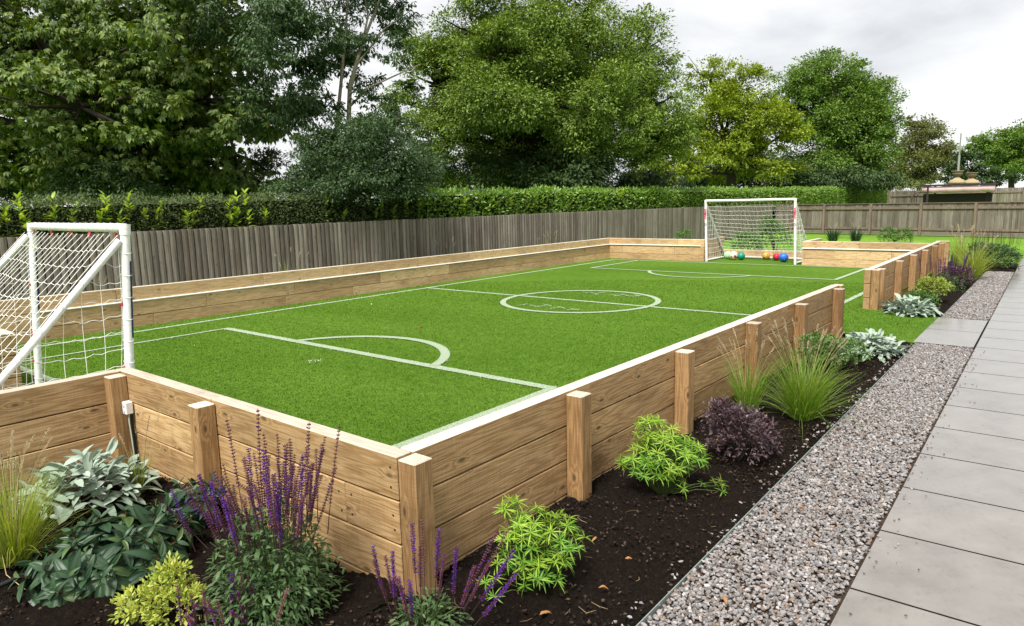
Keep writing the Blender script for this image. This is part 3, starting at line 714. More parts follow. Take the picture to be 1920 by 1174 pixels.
# balls
def ball(px, py, rpx, label, colA, colB, sc=4.2, thr=.2):
    base = gp(px, py, 0.0); D = (base-CAM)@FW; r = rpx*D/FPX
    c = CAM+ray(px, py-rpx)*D; c[2] = r+.004; c[:2] = base[:2]+unit((base-CAM)[:2])*r*.6
    m, t, b = mat('ball_skin', .35, .5)
    tc = nn(t, 'ShaderNodeTexCoord'); v = nn(t, 'ShaderNodeTexVoronoi', i_Scale=sc/r*.35); t.links.new(tc.outputs['Object'], v.inputs['Vector'])
    rr = ramp(t, [(thr, colB), (thr+.02, colA)]); t.links.new(v.outputs['Distance'], rr.inputs[0]); t.links.new(rr.outputs[0], b.inputs['Base Color'])
    v2 = nn(t, 'ShaderNodeTexVoronoi', feature='DISTANCE_TO_EDGE', i_Scale=sc/r*.35); t.links.new(tc.outputs['Object'], v2.inputs['Vector'])
    r2 = ramp(t, [(.0, (0, 0, 0)), (.05, (1, 1, 1))]); t.links.new(v2.outputs[0], r2.inputs[0]); bump(t, b, r2.outputs[0], .5, .006)
    bm = bmesh.new(); bmesh.ops.create_uvsphere(bm, u_segments=28, v_segments=18, radius=r)
    me = bpy.data.meshes.new('football'); bm.to_mesh(me); bm.free()
    for p in me.polygons: p.use_smooth = True
    me.materials.append(m); o = bpy.data.objects.new('football', me); COL.objects.link(o); o.location = c
    o.rotation_euler = (random.uniform(0, 3), random.uniform(0, 3), 0)
    return tag(o, label, 'ball', 'balls lying in the far goal')
ball(1364.5, 486.3, 7.5, 'mint green ball half hidden behind the cream one in the far goal', (.42, .78, .42), (.6, .85, .6))
ball(1375, 488, 8.2, 'cream and maroon football at the left of the far goal', (.72, .58, .42), (.25, .03, .06), 3.6, .3)
ball(1389.5, 488, 7.3, 'teal green football beside the cream one', (.005, .24, .16), (.02, .35, .27))
ball(1436, 487, 6.8, 'yellow and black football in the middle of the far goal', (.75, .45, .08), (.02, .02, .02), 3.4, .24)
ball(1455.5, 489, 6.6, 'red football with dark spots between the yellow and blue ones', (.62, .02, .05), (.02, .02, .05), 3.6, .25)
ball(1469, 492, 8.6, 'blue football at the right of the far goal', (.02, .13, .6), (.25, .45, .8), 4., .12)

# ------------------------------------------------------------------ plants in the beds
G_STEM = plain('plant_stem', (.06, .09, .025), .7, .2)
M_SILVER = leafm('felted_silver_leaf', [(.20, .27, .20), (.30, .37, .30), (.38, .45, .38), (.25, .33, .25)], .12, .85, .15)
M_DARKLEAF = leafm('leathery_dark_leaf', [(.014, .04, .018), (.025, .062, .026), (.04, .085, .036), (.02, .05, .022), (.028, .07, .028), (.035, .075, .03), (.07, .12, .03)], .12, .45, .42)
M_LIME = leafm('lime_leaf', [(.20, .37, .035), (.28, .44, .045), (.26, .42, .05), (.37, .49, .06)], .35, .5)
M_LIMED = leafm('green_lime_leaf', [(.09, .24, .025), (.16, .34, .035), (.22, .40, .04)], .35, .5)
M_PURP = leafm('purple_leaf', [(.035, .016, .022), (.07, .035, .045), (.12, .07, .085), (.05, .035, .03), (.17, .12, .14)], .15, .45, .45)
M_YEL = leafm('yellow_green_leaf', [(.34, .42, .05), (.48, .52, .10), (.26, .38, .05), (.56, .56, .20)], .3, .5)
M_VAR = leafm('gold_edged_leaf', [(.30, .36, .05), (.16, .26, .04), (.42, .45, .10), (.08, .17, .03)], .25, .45)
M_SALV = leafm('grey_green_leaf', [(.032, .075, .02), (.055, .11, .033), (.08, .145, .048), (.11, .17, .07)], .2, .6)
M_HEBE = leafm('mid_green_leaf', [(.06, .13, .03), (.10, .20, .045), (.14, .24, .06)], .25, .5)
M_GRASS = leafm('grass_blade', [(.10, .22, .02), (.17, .31, .035), (.26, .37, .06), (.13, .26, .03), (.21, .33, .05)], .4, .5)
M_GRASSL = leafm('yellow_grass_blade', [(.16, .27, .025), (.26, .36, .04), (.36, .41, .08), (.20, .31, .035), (.40, .35, .14)], .4, .5)
M_SEED = leafm('straw_seed_head', [(.46, .38, .24), (.60, .52, .36), (.36, .28, .16)], .3, .7)
M_STRAW = plain('straw', (.45, .36, .17), .8)
M_VIOLET = leafm('violet_floret', [(.10, .02, .28), (.16, .035, .40), (.07, .012, .2)], .25, .6)
M_MAROON = leafm('maroon_calyx', [(.12, .022, .055), (.19, .045, .085), (.085, .018, .045), (.24, .10, .11)], .2, .6)
M_MAROONP = leafm('spent_calyx', [(.18, .07, .08), (.26, .12, .12), (.12, .035, .05)], .2, .7)
M_STEMP = plain('dark_flower_stem', (.045, .018, .025), .7)

def plant(name, label, cat, loc, group=None): return thing(name, label, cat, (loc[0], loc[1], -.06), 0, group)
def foliage(parent, m, tmpl, pos, d, n, size, name='foliage', smooth=True, wid=None):
    g = Geo()
    if isinstance(tmpl, list):
        k = len(tmpl); size = np.broadcast_to(size, (len(pos),))
        for q in range(k):
            sl = slice(q, None, k); g.inst(*tmpl[q], frames(d[sl], n[sl], size[sl]), pos[sl])
    else: g.inst(*tmpl, frames(d, n, size, wid), pos)
    return g.build(name, m, parent, smooth)

def grass(label, loc, nblade, length, spread, m, heads=0, headh=None, lean=.5, group=None, w=.004, seedsz=1.):
    t = plant('ornamental_grass', label, 'grass plant', loc, group)
    S = 9; n = nblade
    az = rng.uniform(0, 2*np.pi, n); r0 = spread*.24*np.sqrt(rng.random(n)); Ln = length*rng.uniform(.55, 1.1, n)
    a0 = rng.uniform(.02, lean*1.0, n)+np.where(rng.random(n) < .25, rng.uniform(.2, .8, n), 0); a1 = rng.uniform(.2, lean*3.4, n)
    tt = np.linspace(0, 1, S); ang = a0[:, None]+a1[:, None]*tt[None]**1.6
    dl = Ln[:, None]/(S-1); hx = np.concatenate([np.zeros((n, 1)), np.cumsum(np.sin(ang[:, :-1])*dl, 1)], 1); hz = np.concatenate([np.zeros((n, 1)), np.cumsum(np.cos(ang[:, :-1])*dl, 1)], 1)
    az2 = az+rng.normal(0, .5, n)
    X = (r0*np.cos(az))[:, None]+hx*np.cos(az2)[:, None]; Y = (r0*np.sin(az))[:, None]+hx*np.sin(az2)[:, None]
    ww = w*rng.uniform(.6, 1.2, n)[:, None]*(1-tt[None]**2*.92); tw = az2+np.pi/2+rng.normal(0, .5, n)
    wx = ww*np.cos(tw)[:, None]*.5; wy = ww*np.sin(tw)[:, None]*.5
    V = np.stack([np.stack([X-wx, Y-wy, hz], -1), np.stack([X+wx, Y+wy, hz], -1)], 2).reshape(-1, 3)
    i = (np.arange(n)*S*2)[:, None]+np.arange(S-1)[None]*2
    F = np.stack([i, i+1, i+3, i+2], -1).reshape(-1, 4)
    g = Geo(); g.add(V, F); g.build('blades', m, t, True)
    # dry skirt at the base
    for q in range(heads):
        a = rng.uniform(0, 2*np.pi); ln = (headh or length*1.25)*rng.uniform(.75, 1.08); b0 = rng.uniform(.03, .3); b1 = rng.uniform(.05, .55); P = [np.array([.02*math.cos(a), .02*math.sin(a), 0])]
        for k in range(14):
            an = b0+b1*(k/13)**2; P.append(P[-1]+ln/14*np.array([math.sin(an)*math.cos(a), math.sin(an)*math.sin(a), math.cos(an)]))
        P = np.array(P); g = Geo(); g.tube(P[:13], np.linspace(.0016, .0009, 13), 4)
        g.MI[-1][:] = 0
        hl = .085*seedsz*rng.uniform(.7, 1.2); e = P[-1]; d = unit((P[-1]-P[-3])[None])[0]
        nn_ = 46; tq = rng.random(nn_); pos = e-d*hl*(1-tq)[:, None]*1.0; rad = .0042*seedsz*np.sin(np.pi*np.clip(tq, .08, .95))**.6
        dd = rdir(nn_); pos = pos+dd*rad[:, None]
        g.inst(*DIAN, frames(dd*.5+d, rdir(nn_), .011*seedsz), pos, 1)
        g.tube([P[12], e], .0012, 4)
        g.build('seed_head', [M_STRAW if q % 2 else G_STEM, M_SEED], t)
    return t

def spike_mesh(L_, fresh, seed):
    r = np.random.default_rng(seed); g = Geo()
    bend = r.uniform(-.05, .05, 2); c = lambda s: np.array([bend[0]*(s/L_)**2*L_, bend[1]*(s/L_)**2*L_, s])
    g.tube([c(s) for s in np.linspace(0, L_, 7)], np.linspace(.0022, .001, 7), 4, 0)
    nw = int(L_*.72/.0115); pos, dirs, mi = [], [], []
    for k in range(nw):
        s = L_*.28+k*(L_*.72/nw); tq = k/nw
        for q in range(5):
            a = q*2*np.pi/5+k*.7; rad = .0055*(1-.45*tq)
            d = np.array([math.cos(a), math.sin(a), .55]); pos.append(c(s)+d*.0015); dirs.append(d)
            mi.append(1 if r.random() > fresh*(1-abs(tq-.55)*1.0) else 2)
    pos = np.array(pos); dirs = np.array(dirs); mi = np.array(mi)
    for q, sz in ((1, .0088), (2, .0125)):
        k = mi == q
        if k.any(): g.inst(np.array([(0,0,0),(.5,.33,.15),(1,0,0),(.5,-.33,.15),(.5,0,-.28)]), np.array([(0,2,1),(0,3,2),(0,4,3),(0,1,4),(2,4,1),(2,3,4)]), frames(dirs[k], np.tile([0, 0, 1.], (k.sum(), 1)), sz*r.uniform(.75, 1.2, k.sum())), pos[k], q)
    return g
SPK = {}
def spike(parent, loc, rot, L_, kind):
    key = (kind, rng.integers(3))
    if key not in SPK:
        fresh = {'violet': .75, 'maroon': .10, 'spent': 0.}[kind]
        m3 = [M_STEMP, M_MAROONP if kind == 'spent' else M_MAROON, M_VIOLET]
        o = spike_mesh(.34, fresh, 11*len(SPK)+3).build('flower_spike', m3, parent); SPK[key] = o
        o.location = loc; o.rotation_euler = rot; o.scale = (1, 1, L_/.34); return o
    return copy_to(SPK[key], parent, loc, rot, (1, 1, L_/.34))
def salvia(label, loc, rad, mound, nleaf, spikes, group='purple flowering salvias'):
    """spikes: list of (dx, dy, z0, length, tilt, azimuth, kind)"""
    t = plant('purple_salvia', label, 'flowering plant', loc, group)
    n = nleaf; d = rdir(n); d[:, 2] = np.abs(d[:, 2]); q = rng.random(n)**.45
    pos = d*q[:, None]*[rad, rad, mound]*(.78+.44*vnoise(d[:, 0]*2.2+7, d[:, 1]*2.2+d[:, 2]+5, 9))[:, None]; pos[:, 2] += .02
    tm = [leaf_t(3, 3, .34, .10, .35), leaf_t(3, 3, .30, .2, .15), leaf_t(3, 3, .36, .05, .5)]
    foliage(t, M_SALV, tm, pos, unit(d*[1, 1, .3]+rng.normal(size=(n, 3))*.5), rng.normal(size=(n, 3))*.4+[0, 0, 1.], rng.uniform(.022, .046, n))
    g = Geo()
    for k in range(26):
        a = rng.uniform(0, 6.28); rr = rad*rng.uniform(.3, .9); g.tube([(0, 0, 0), (rr*.4*math.cos(a), rr*.4*math.sin(a), mound*.5), (rr*math.cos(a), rr*math.sin(a), mound*rng.uniform(.7, 1.))], .0022, 4)
    g.build('stem', G_STEM, t)
    for (dx, dy, z0, L_, tl, az, kd) in spikes:
        rx = Vector((math.sin(tl)*math.cos(az), math.sin(tl)*math.sin(az), math.cos(tl))).to_track_quat('Z', 'Y').to_euler()
        spike(t, (dx, dy, z0), rx, L_, kd)
    return t
def rnd_spikes(n, rad, z0, Lr, tilt, kinds, az=None, azs=3.2):
    out = []
    for i in range(n):
        a = rng.uniform(0, 6.28); r = rad*math.sqrt(rng.random())
        azi = a if az is None else az+rng.normal(0, azs)
        out.append((r*math.cos(a), r*math.sin(a), z0*rng.uniform(.7, 1.05), rng.uniform(*Lr), abs(rng.normal(0, tilt)), azi, kinds[rng.integers(len(kinds))]))
    return out
def stachys(label, loc, rx, ry, h, n, size, group='silver lambs ear plants'):
    t = plant('lambs_ear', label, 'foliage plant', loc, group)
    tm = [leaf_t(6, 5, .42, .16, .30, 0, .55, .12, k, .55) for k in range(2)]+[leaf_t(6, 5, .42, .22, .75, 0, .55, .15, 3, .55), leaf_t(6, 5, .38, .3, -.1, 0, .55, .1, 5, .55)]
    a = rng.uniform(0, 6.28, n); q = np.sqrt(rng.random(n)); pos = np.stack([rx*q*np.cos(a), ry*q*np.sin(a), h*(1-q**2*.75)*rng.uniform(.35, 1., n)], 1)
    az = a+rng.normal(0, .9, n); el = rng.uniform(-.15, 1.1, n)*(1.15-q*.5)
    d = np.stack([np.cos(az)*np.cos(el), np.sin(az)*np.cos(el), np.sin(el)], 1)
    nr = np.stack([-np.cos(az)*np.sin(el), -np.sin(az)*np.sin(el), np.cos(el)], 1)+rng.normal(size=(n, 3))*.3
    foliage(t, M_SILVER, tm, pos, d, nr, size*rng.uniform(.6, 1.15, n))
    return t
def viburnum(label, loc, rx, ry, h, nw, size):
    t = plant('broad_leaved_shrub', label, 'shrub', loc)
    tm = [leaf_t(9, 9, .37, .10, .30, 2, .46), leaf_t(9, 9, .34, .2, .6, 2, .46), leaf_t(9, 9, .40, .05, .15, 2, .44)]
    P, D, N, S_ = [], [], [], []; st = Geo()
    for k in range(nw):
        a = rng.uniform(0, 6.28); q = math.sqrt(rng.random()); c = np.array([rx*q*math.cos(a), ry*q*math.sin(a), h*(1-.65*q*q)*rng.uniform(.75, 1.05)])
        ax = unit(np.array([[math.cos(a)*q*.9, math.sin(a)*q*.9, .8]]))[0]
        st.tube([(c[0]*.3, c[1]*.3, 0), c*[.7, .7, .55], c], [.005, .004, .003], 5)
        u = unit(np.cross(ax, [0.3, .2, 1.])[None])[0]; v = np.cross(ax, u)
        for layer, (nl, el, sz) in enumerate(((3, .75, .5), (5, .1, 1.), (5, -.35, 1.1))):
            for i in range(nl):
                b = i*2*np.pi/nl+layer*.6+rng.normal(0, .25); e = el+rng.normal(0, .2)
                d = (u*math.cos(b)+v*math.sin(b))*math.cos(e)+ax*math.sin(e)
                d[2] -= .12*layer
                P.append(c-ax*.03*layer); D.append(d); N.append(ax+d*-.2+rng.normal(size=3)*.18); S_.append(size*sz*rng.uniform(.7, 1.12))
    foliage(t, M_DARKLEAF, tm, np.array(P), np.array(D), np.array(N), np.array(S_))
    st.build('stem', plain('reddish_stem', (.12, .035, .02), .6), t)
    return t
def choisya(label, loc, blobs, n, size, group='lime shrubs with fingered leaves', extra=()):
    t = plant('fingered_leaf_shrub', label, 'shrub', loc, group)
    tm = leaf_t(3, 3, .115, .06, .32)
    st = Geo(); sets = {0: ([], [], [], []), 1: ([], [], [], [])}
    vol = np.array([b[3]*b[4]*b[5] for b in blobs])**.66; cnt = (n*vol/vol.sum()).astype(int)
    W_ = []
    for b, k in zip(blobs, cnt):
        d = rdir(k); d[:, 2] = np.where(d[:, 2] < -.5, -d[:, 2], d[:, 2]); q = rng.uniform(.55, 1., k)
        for dd, qq in zip(d, q): W_.append((np.array(b[:3])+dd*qq*np.array(b[3:6]), dd, qq))
    for c, o in extra: W_.append((np.array(c), np.array(o), 1.))
    for c, dd, qq in W_:
        if c[2] < .02: c[2] = .02+rng.random()*.04
        ax = unit((dd*.75+np.array([0, 0, .75])+rng.normal(size=3)*.25)[None])[0]
        u = unit(np.cross(ax, [.31, .2, .9])[None])[0]; v = np.cross(ax, u)
        top = 1 if (qq > .7 and rng.random() < .35+.5*max(0, ax[2]-.4)+.4*max(0, dd[2])) else 0
        A = sets[top]
        for i in range(10):
            b = i*2.4+rng.normal(0, .15); e = (.85 if i < 4 else .22)+rng.normal(0, .15)
            A[0].append(c); A[1].append((u*math.cos(b)+v*math.sin(b))*math.cos(e)+ax*math.sin(e)); A[2].append(ax+rng.normal(size=3)*.1); A[3].append(size*(1. if i > 3 else .75)*rng.uniform(.8, 1.15))
        s0 = np.array([c[0]*.15, c[1]*.15, 0]); st.tube([s0, (s0+c)/2+[0, 0, .02], c], [.003, .0022, .0014], 4)
    foliage(t, M_LIMED, tm, *map(np.array, sets[0]))
    if sets[1][0]: foliage(t, M_LIME, tm, *map(np.array, sets[1]), name='new_growth')
    st.build('stem', G_STEM, t); return t
def bush(label, loc, blobs, n, size, m, name='small_shrub', cat='shrub', group=None, tm=None, up=.4):
    t = plant(name, label, cat, loc, group)
    vol = np.array([b[3]*b[4]*b[5] for b in blobs])**.66; cnt = (n*vol/vol.sum()).astype(int); P, D = [], []
    for b, k in zip(blobs, cnt):
        nc = max(4, k//9); d = rdir(nc); d[:, 2] = np.where(d[:, 2] < -.6, -d[:, 2], d[:, 2]); c = np.array(b[:3])+d*rng.uniform(.55, 1.02, nc)[:, None]*np.array(b[3:6])
        ii = rng.integers(nc, size=k); e = rdir(k); P.append(c[ii]+e*size*.8*rng.random(k)[:, None]); D.append(unit(e+d[ii]*.8+[0, 0, up]))
    P = np.concatenate(P); D = np.concatenate(D); P[:, 2] = np.maximum(P[:, 2], .01)
    foliage(t, m, tm or leaf_t(2, 3, .42, .12, .2), P, D, rng.normal(size=(len(P), 3))*.5+[0, 0, .8], size*rng.uniform(.6, 1.2, len(P)))
    g = Geo()
    for k in range(16):
        b = blobs[rng.integers(len(blobs))]; e = np.array(b[:3])+rdir(1)[0]*np.array(b[3:6])*.7; e[2] = max(e[2], .03); g.tube([(0, 0, -.02), e*[.4, .4, .5], e], [size*.1, size*.08, size*.05], 4)
    g.build('stem', M_TWIG, t); return t

# left front bed
grass('yellow green grass with pale seed heads at the left edge in front of the timber wall', gp(28, 1052), 760, .50, .30, M_GRASSL, 22, .64, .42, w=.0045)
grass('thin upright grass growing below the white junction box', gp(262, 925), 90, .34, .12, M_GRASSL, 4, .50, .35)
stachys('silver felted plant with upright leaves between the left grass and the timber corner', gp(165, 950), .34, .22, .33, 270, .12)
viburnum('large dark glossy shrub with deeply veined leaves in the left bed', gp(222, 1062), .42, .31, .27, 58, .15)
viburnum('smaller dark veined shrub against the post behind the tall salvia', gp(362, 985), .2, .18, .30, 16, .15)
sp = rnd_spikes(62, .22, .42, (.24, .42), .17, ['maroon', 'maroon', 'maroon', 'maroon', 'violet', 'spent'], None)
sp += [(.02, .06, .42, .50, .05, 1, 'maroon'), (.12, -.12, .42, .46, .08, 5, 'maroon'), (.0, .2, .42, .44, .12, 1.5, 'maroon'), (.18, -.18, .36, .50, .13, 5.5, 'spent')]
sp += [(-.02+.1*rng.normal(), .22+.08*rng.normal(), .25, rng.uniform(.3, .42), rng.uniform(.2, .75), 2.2+.5*rng.normal(), k) for k in ['maroon', 'spent', 'violet', 'maroon', 'violet', 'spent', 'maroon', 'violet', 'spent', 'maroon', 'violet', 'maroon']]
salvia('large purple salvia with dozens of tall spikes in front of the short timber wall', gp(515, 1150), .27, .46, 3800, sp)
bush('bright yellow green small shrub among purple spikes at the bottom left', gp(305, 1165), [(0, 0, .10, .16, .16, .10), (.06, .02, .17, .09, .09, .09), (-.09, .03, .10, .10, .1, .07), (.05, -.12, .08, .14, .12, .09)], 1700, .027, M_YEL, 'golden_shrub', tm=leaf_t(2, 3, .5, .1, .15))
salvia('purple salvia at the bottom edge in front of the yellow green shrub', gp(425, 1225), .17, .10, 260,
       rnd_spikes(20, .2, .05, (.16, .27), .35, ['maroon', 'maroon', 'violet', 'spent'], 2.4, 1.))
sp = rnd_spikes(9, .16, .14, (.2, .30), .25, ['violet', 'maroon', 'maroon', 'violet']) + [(.0, .0, .17, .36, .03, 0, 'spent'), (.03, -.03, .18, .31, .08, 5.2, 'violet'), (.02, .07, .17, .30, .06, 1.5, 'violet'),
     (.1, -.12, .12, .42, .5, 5.4, 'spent'), (.08, -.16, .1, .38, .6, 5.3, 'violet'), (.05, -.2, .08, .36, .66, 5.1, 'violet'), (.12, -.1, .12, .36, .4, 5.6, 'maroon'),
     (-.05, .16, .08, .24, .3, 2., 'maroon'), (-.04, .2, .1, .26, .25, 2., 'violet'), (-.06, .12, .12, .24, .15, 2., 'maroon')]
salvia('low purple salvia in front of the corner post of the timber wall', gp(800, 1195), .15, .17, 420, sp)
# right bed
choisya('lime green fingered shrub beside the corner post, nearest the camera', gp(1003, 1105), [(-.02, .02, .29, .11, .11, .12), (-.07, .08, .38, .06, .06, .08), (.11, -.09, .25, .10, .12, .10), (.02, -.02, .12, .15, .15, .10), (-.06, .05, .2, .11, .11, .14)], 150, .060,
        extra=[((-.2, .13, .08), (-.6, .3, .1)), ((-.17, .1, .1), (-.6, .2, .4)), ((-.21, .07, .04), (-.7, .1, -.1))])
choisya('lime green fingered shrub between the second and third posts', gp(1245, 925), [(.0, .0, .27, .19, .18, .17), (-.05, .07, .40, .10, .09, .10), (.14, -.1, .22, .13, .13, .12), (-.1, .1, .19, .15, .14, .13), (0, -.02, .10, .13, .13, .08)], 215, .062,
        extra=[((.18, -.24, .07), (.4, -.5, .3)), ((.2, -.28, .05), (.4, -.6, .2)), ((.24, -.26, .06), (.6, -.4, .2)), ((.17, -.3, .03), (.2, -.8, .0)), ((.1, -.2, .08), (.2, -.8, .3))])
bush('dark purple leaved rounded shrub between the lime shrub and the grasses', gp(1385, 862), [(0, 0, .18, .25, .25, .20), (-.12, .1, .34, .12, .12, .10), (.1, -.08, .14, .17, .17, .14), (-.05, .02, .28, .14, .14, .1)], 3300, .033, M_PURP, 'purple_shrub', tm=leaf_t(2, 3, .42, .12, .2))
grass('large arching green grass with many pale seed heads in the right bed', gp(1505, 785), 760, .62, .32, M_GRASS, 34, .82, .46, w=.0055)
grass('smaller upright grass against the timber wall behind the purple shrub', gp(1400, 775), 300, .50, .26, M_GRASS, 18, .70, .36, w=.005)
bush('fine leaved green shrub between the big grass and the silver plant', gp(1566, 690), [(0, .04, .17, .27, .2, .17), (-.35, .14, .24, .28, .16, .18), (.2, -.1, .14, .2, .18, .14)], 3400, .034, M_HEBE, 'green_shrub')
stachys('silver felted plant at the turf gap end of the near timber wall', gp(1632, 662), .36, .30, .22, 330, .115)
# beyond the gap
stachys('silver felted plant beside the end of the gap wall', gp(1704, 590), .36, .30, .22, 230, .17)
bush('yellow variegated clipped shrub behind the far silver plant', gp(1741, 567), [(.05, -.05, .25, .27, .25, .14)], 2600, .045, M_VAR, 'variegated_shrub')
bush('small green shrub below the yellow variegated shrub', gp(1718, 575), [(0, -.05, .12, .24, .26, .13)], 1300, .04, M_HEBE, 'green_shrub')
salvia('far purple salvia with a dark mound beside the gap wall posts', gp(1766, 545), .42, .34, 900,
       rnd_spikes(34, .40, .30, (.28, .46), .14, ['violet', 'maroon', 'violet', 'spent']))
bush('dark reddish mound of foliage between the far salvia and the gravel', gp(1793, 538), [(0, 0, .2, .34, .3, .2)], 1700, .045, M_PURP, 'purple_shrub')
grass('arching pale grass at the far end of the gap wall', gp(1822, 524), 420, .85, .35, M_GRASSL, 12, 1.0, .5, seedsz=1.6, w=.009)
grass('pale feathery grass behind the return wall', gp(1800, 497), 320, .75, .6, M_GRASSL, 22, .95, .35, seedsz=2., w=.009)
bush('rounded dark green shrub past the end of the gravel strip', gp(1868, 505), [(0, 0, .28, .46, .42, .28), (.2, -.2, .2, .3, .3, .2)], 2600, .06, M_SALV, 'green_shrub')
bush('dark green shrub left of the rounded one past the gravel', gp(1836, 500), [(0, 0, .28, .36, .36, .28)], 1700, .06, M_SALV, 'green_shrub')
for lab, (px, py), n in (('spent dark flower spikes left of the rounded far shrub', (1822, 492), 16), ('dense spent brown spikes standing behind the rounded far shrub', (1853, 486), 26), ('thin spent spikes at the right of the rounded far shrub', (1886, 484), 22)):
    salvia(lab, gp(px, py), .3, .25, 260, rnd_spikes(n, .30, .25, (.35, .62), .08, ['maroon', 'spent', 'spent']), group='spent salvias at the far bed')
# behind the far wall and in the far bed
bush('low dark shrub behind the wall right of the far goal', gp(1678, 452), [(-.1, .22, .2, .34, .34, .3), (.1, -.28, .2, .34, .34, .27)], 1200, .09, M_HEBE, 'dark_shrub')
for lab, px, py in (('dark strappy clump behind the far recess wall', 1562, 452), ('small strappy clump further right behind the far recess wall', 1604, 452)):
    grass(lab, gp(px, py), 110, .62, .6, M_DARKLEAF, 5, .75, .45, seedsz=2., w=.03, group='strappy clumps behind the far wall')
bush('green shrub seen through the middle of the far net', gp(1402, 478), [(0, 0, .35, .5, .5, .36)], 1500, .085, M_HEBE, 'green_shrub')
bush('taller green shrub seen through the right half of the far net', gp(1452, 476), [(0, 0, .5, .5, .5, .5), (0, .2, .9, .3, .3, .3)], 1700, .085, M_HEBE, 'green_shrub')
bush('leafy weed behind the far wall left of the goal', gp(1282, 470), [(0, 0, .38, .4, .3, .36)], 600, .08, M_HEBE, 'leafy_weed', 'weed')
for lab, px, py in (('wispy weed above the left wall near the first goal', 250, 560), ('wispy weed by the left fence nearer the middle', 560, 510), ('pale weed tuft by the left fence behind the long wall', 835, 478), ('pale weed at the fence near the far corner', 1180, 462), ('dry grass tuft behind the far wall corner', 1240, 463)):
    P0 = gp(px, py, .55); grass(lab, (P0[0], 8.95), 40, .85, .5, M_GRASSL, 5, 1.0, .4, w=.01, seedsz=1.5, group='weeds behind the left wall')

# hose, junction box, litter
g = Geo(); pts = [gp(-60, 1118, -.035), gp(0, 1098, -.032), gp(40, 1080, -.032), gp(80, 1068, -.035), gp(118, 1058, -.05), gp(150, 1050, -.08)]
g.tube(pts, .0125, 10); tag(g.build('irrigation_pipe', M_BLACK, None, True), 'black plastic irrigation pipe half buried in soil at the left edge', 'pipe')
g = Geo(); pts = [gp(4, 1040, .02), gp(12, 1078, -.03), gp(45, 1104, -.04), gp(90, 1120, -.045), gp(128, 1128, -.045)]
g.tube(pts, [.0014, .0016, .0016, .0014, .001], 5); tag(g.build('dry_stalk', M_STRAW), 'pale dry grass stalk lying across the black pipe', 'stalk')
jb = thing('junction_box', 'small white electrical junction box on the inner corner of the timber walls', 'junction box', (-.12, 2.70, .36))
def boxpart(nm, lo, hi, m, par, c=.006):
    bm = chamfer(lo, hi, c); me = bpy.data.meshes.new(nm); bm.to_mesh(me); bm.free(); me.materials.append(m)
    o = bpy.data.objects.new(nm, me); COL.objects.link(o); o.parent = par; return o
boxpart('housing', (-.03, -.028, -.045), (.022, .03, .045), M_WHITE, jb); 
for z in (-.02, .02):
    g = Geo(); g.tube([(-.03, 0, z), (-.0335, 0, z)], .011, 14); g.build('socket_cover', plain('grey_plastic', (.6, .6, .6), .4), jb)
g = Geo(); g.tube([(-.005, -.01, -.045), (-.01, -.012, -.1), (-.012, -.03, -.2), (-.01, -.04, -.42)], .0045, 6); g.build('cable', plain('pale_green_cable', (.42, .5, .42), .5), jb, True)
g = Geo(); g.tube([(.012, -.005, -.045), (.014, -.005, -.42)], .011, 8); g.build('conduit', M_BLACK, jb, True)
M_DRY = leafm('dry_brown_leaf', [(.30, .14, .05), (.42, .22, .08)], .2, .7)
def fallen(label, px, py, z, size, m=None, grp='fallen leaves'):
    c = gp(px, py, z); g = Geo(); a = rng.uniform(0, 6.28)
    tV, tF = leaf_t(5, 5, .34, .5, .35, 0, .45, .4, rng.uniform(0, 5)); g.inst(tV, tF, frames(np.array([[math.cos(a), math.sin(a), .12]]), np.array([[0, 0, 1.]]), size), np.array([[0, 0, .012]]))
    o = g.build('fallen_leaf', m or M_DRY, None, True, None); o.location = c; return tag(o, label, 'leaf', grp)
fallen('dry tan leaf lying on the turf between the near arc and the centre circle', 783, 615, .005, .09)
fallen('curled orange leaf on the soil near the bottom edge', 1012, 1158, -.045, .065)
fallen('pale tan leaf on the soil right of the nearest lime shrub', 1122, 1107, -.045, .05)
fallen('brown leaf on soil just below the second lime shrub', 1186, 1052, -.045, .055)
fallen('small brown leaf near the foot of the second post', 1120, 1012, -.045, .045)
fallen('rusty leaf lying in the near gravel', 1354, 1122, -.035, .05)
fallen('rusty leaf on the gravel halfway along the near strip', 1508, 958, -.035, .05)
M_PETAL = plain('white_petal', (.75, .75, .7), .7)
for lab, px, py in (('white petal on turf near the left end of the penalty line', 365, 650), ('white petal on turf below the centre line', 696, 571), ('white petal on turf near the left touchline', 322, 636), ('white petal on turf by the far penalty corner', 1153, 492)):
    fallen(lab, px, py, .004, .045, M_PETAL, 'white petals on the turf').name = 'fallen_petal'

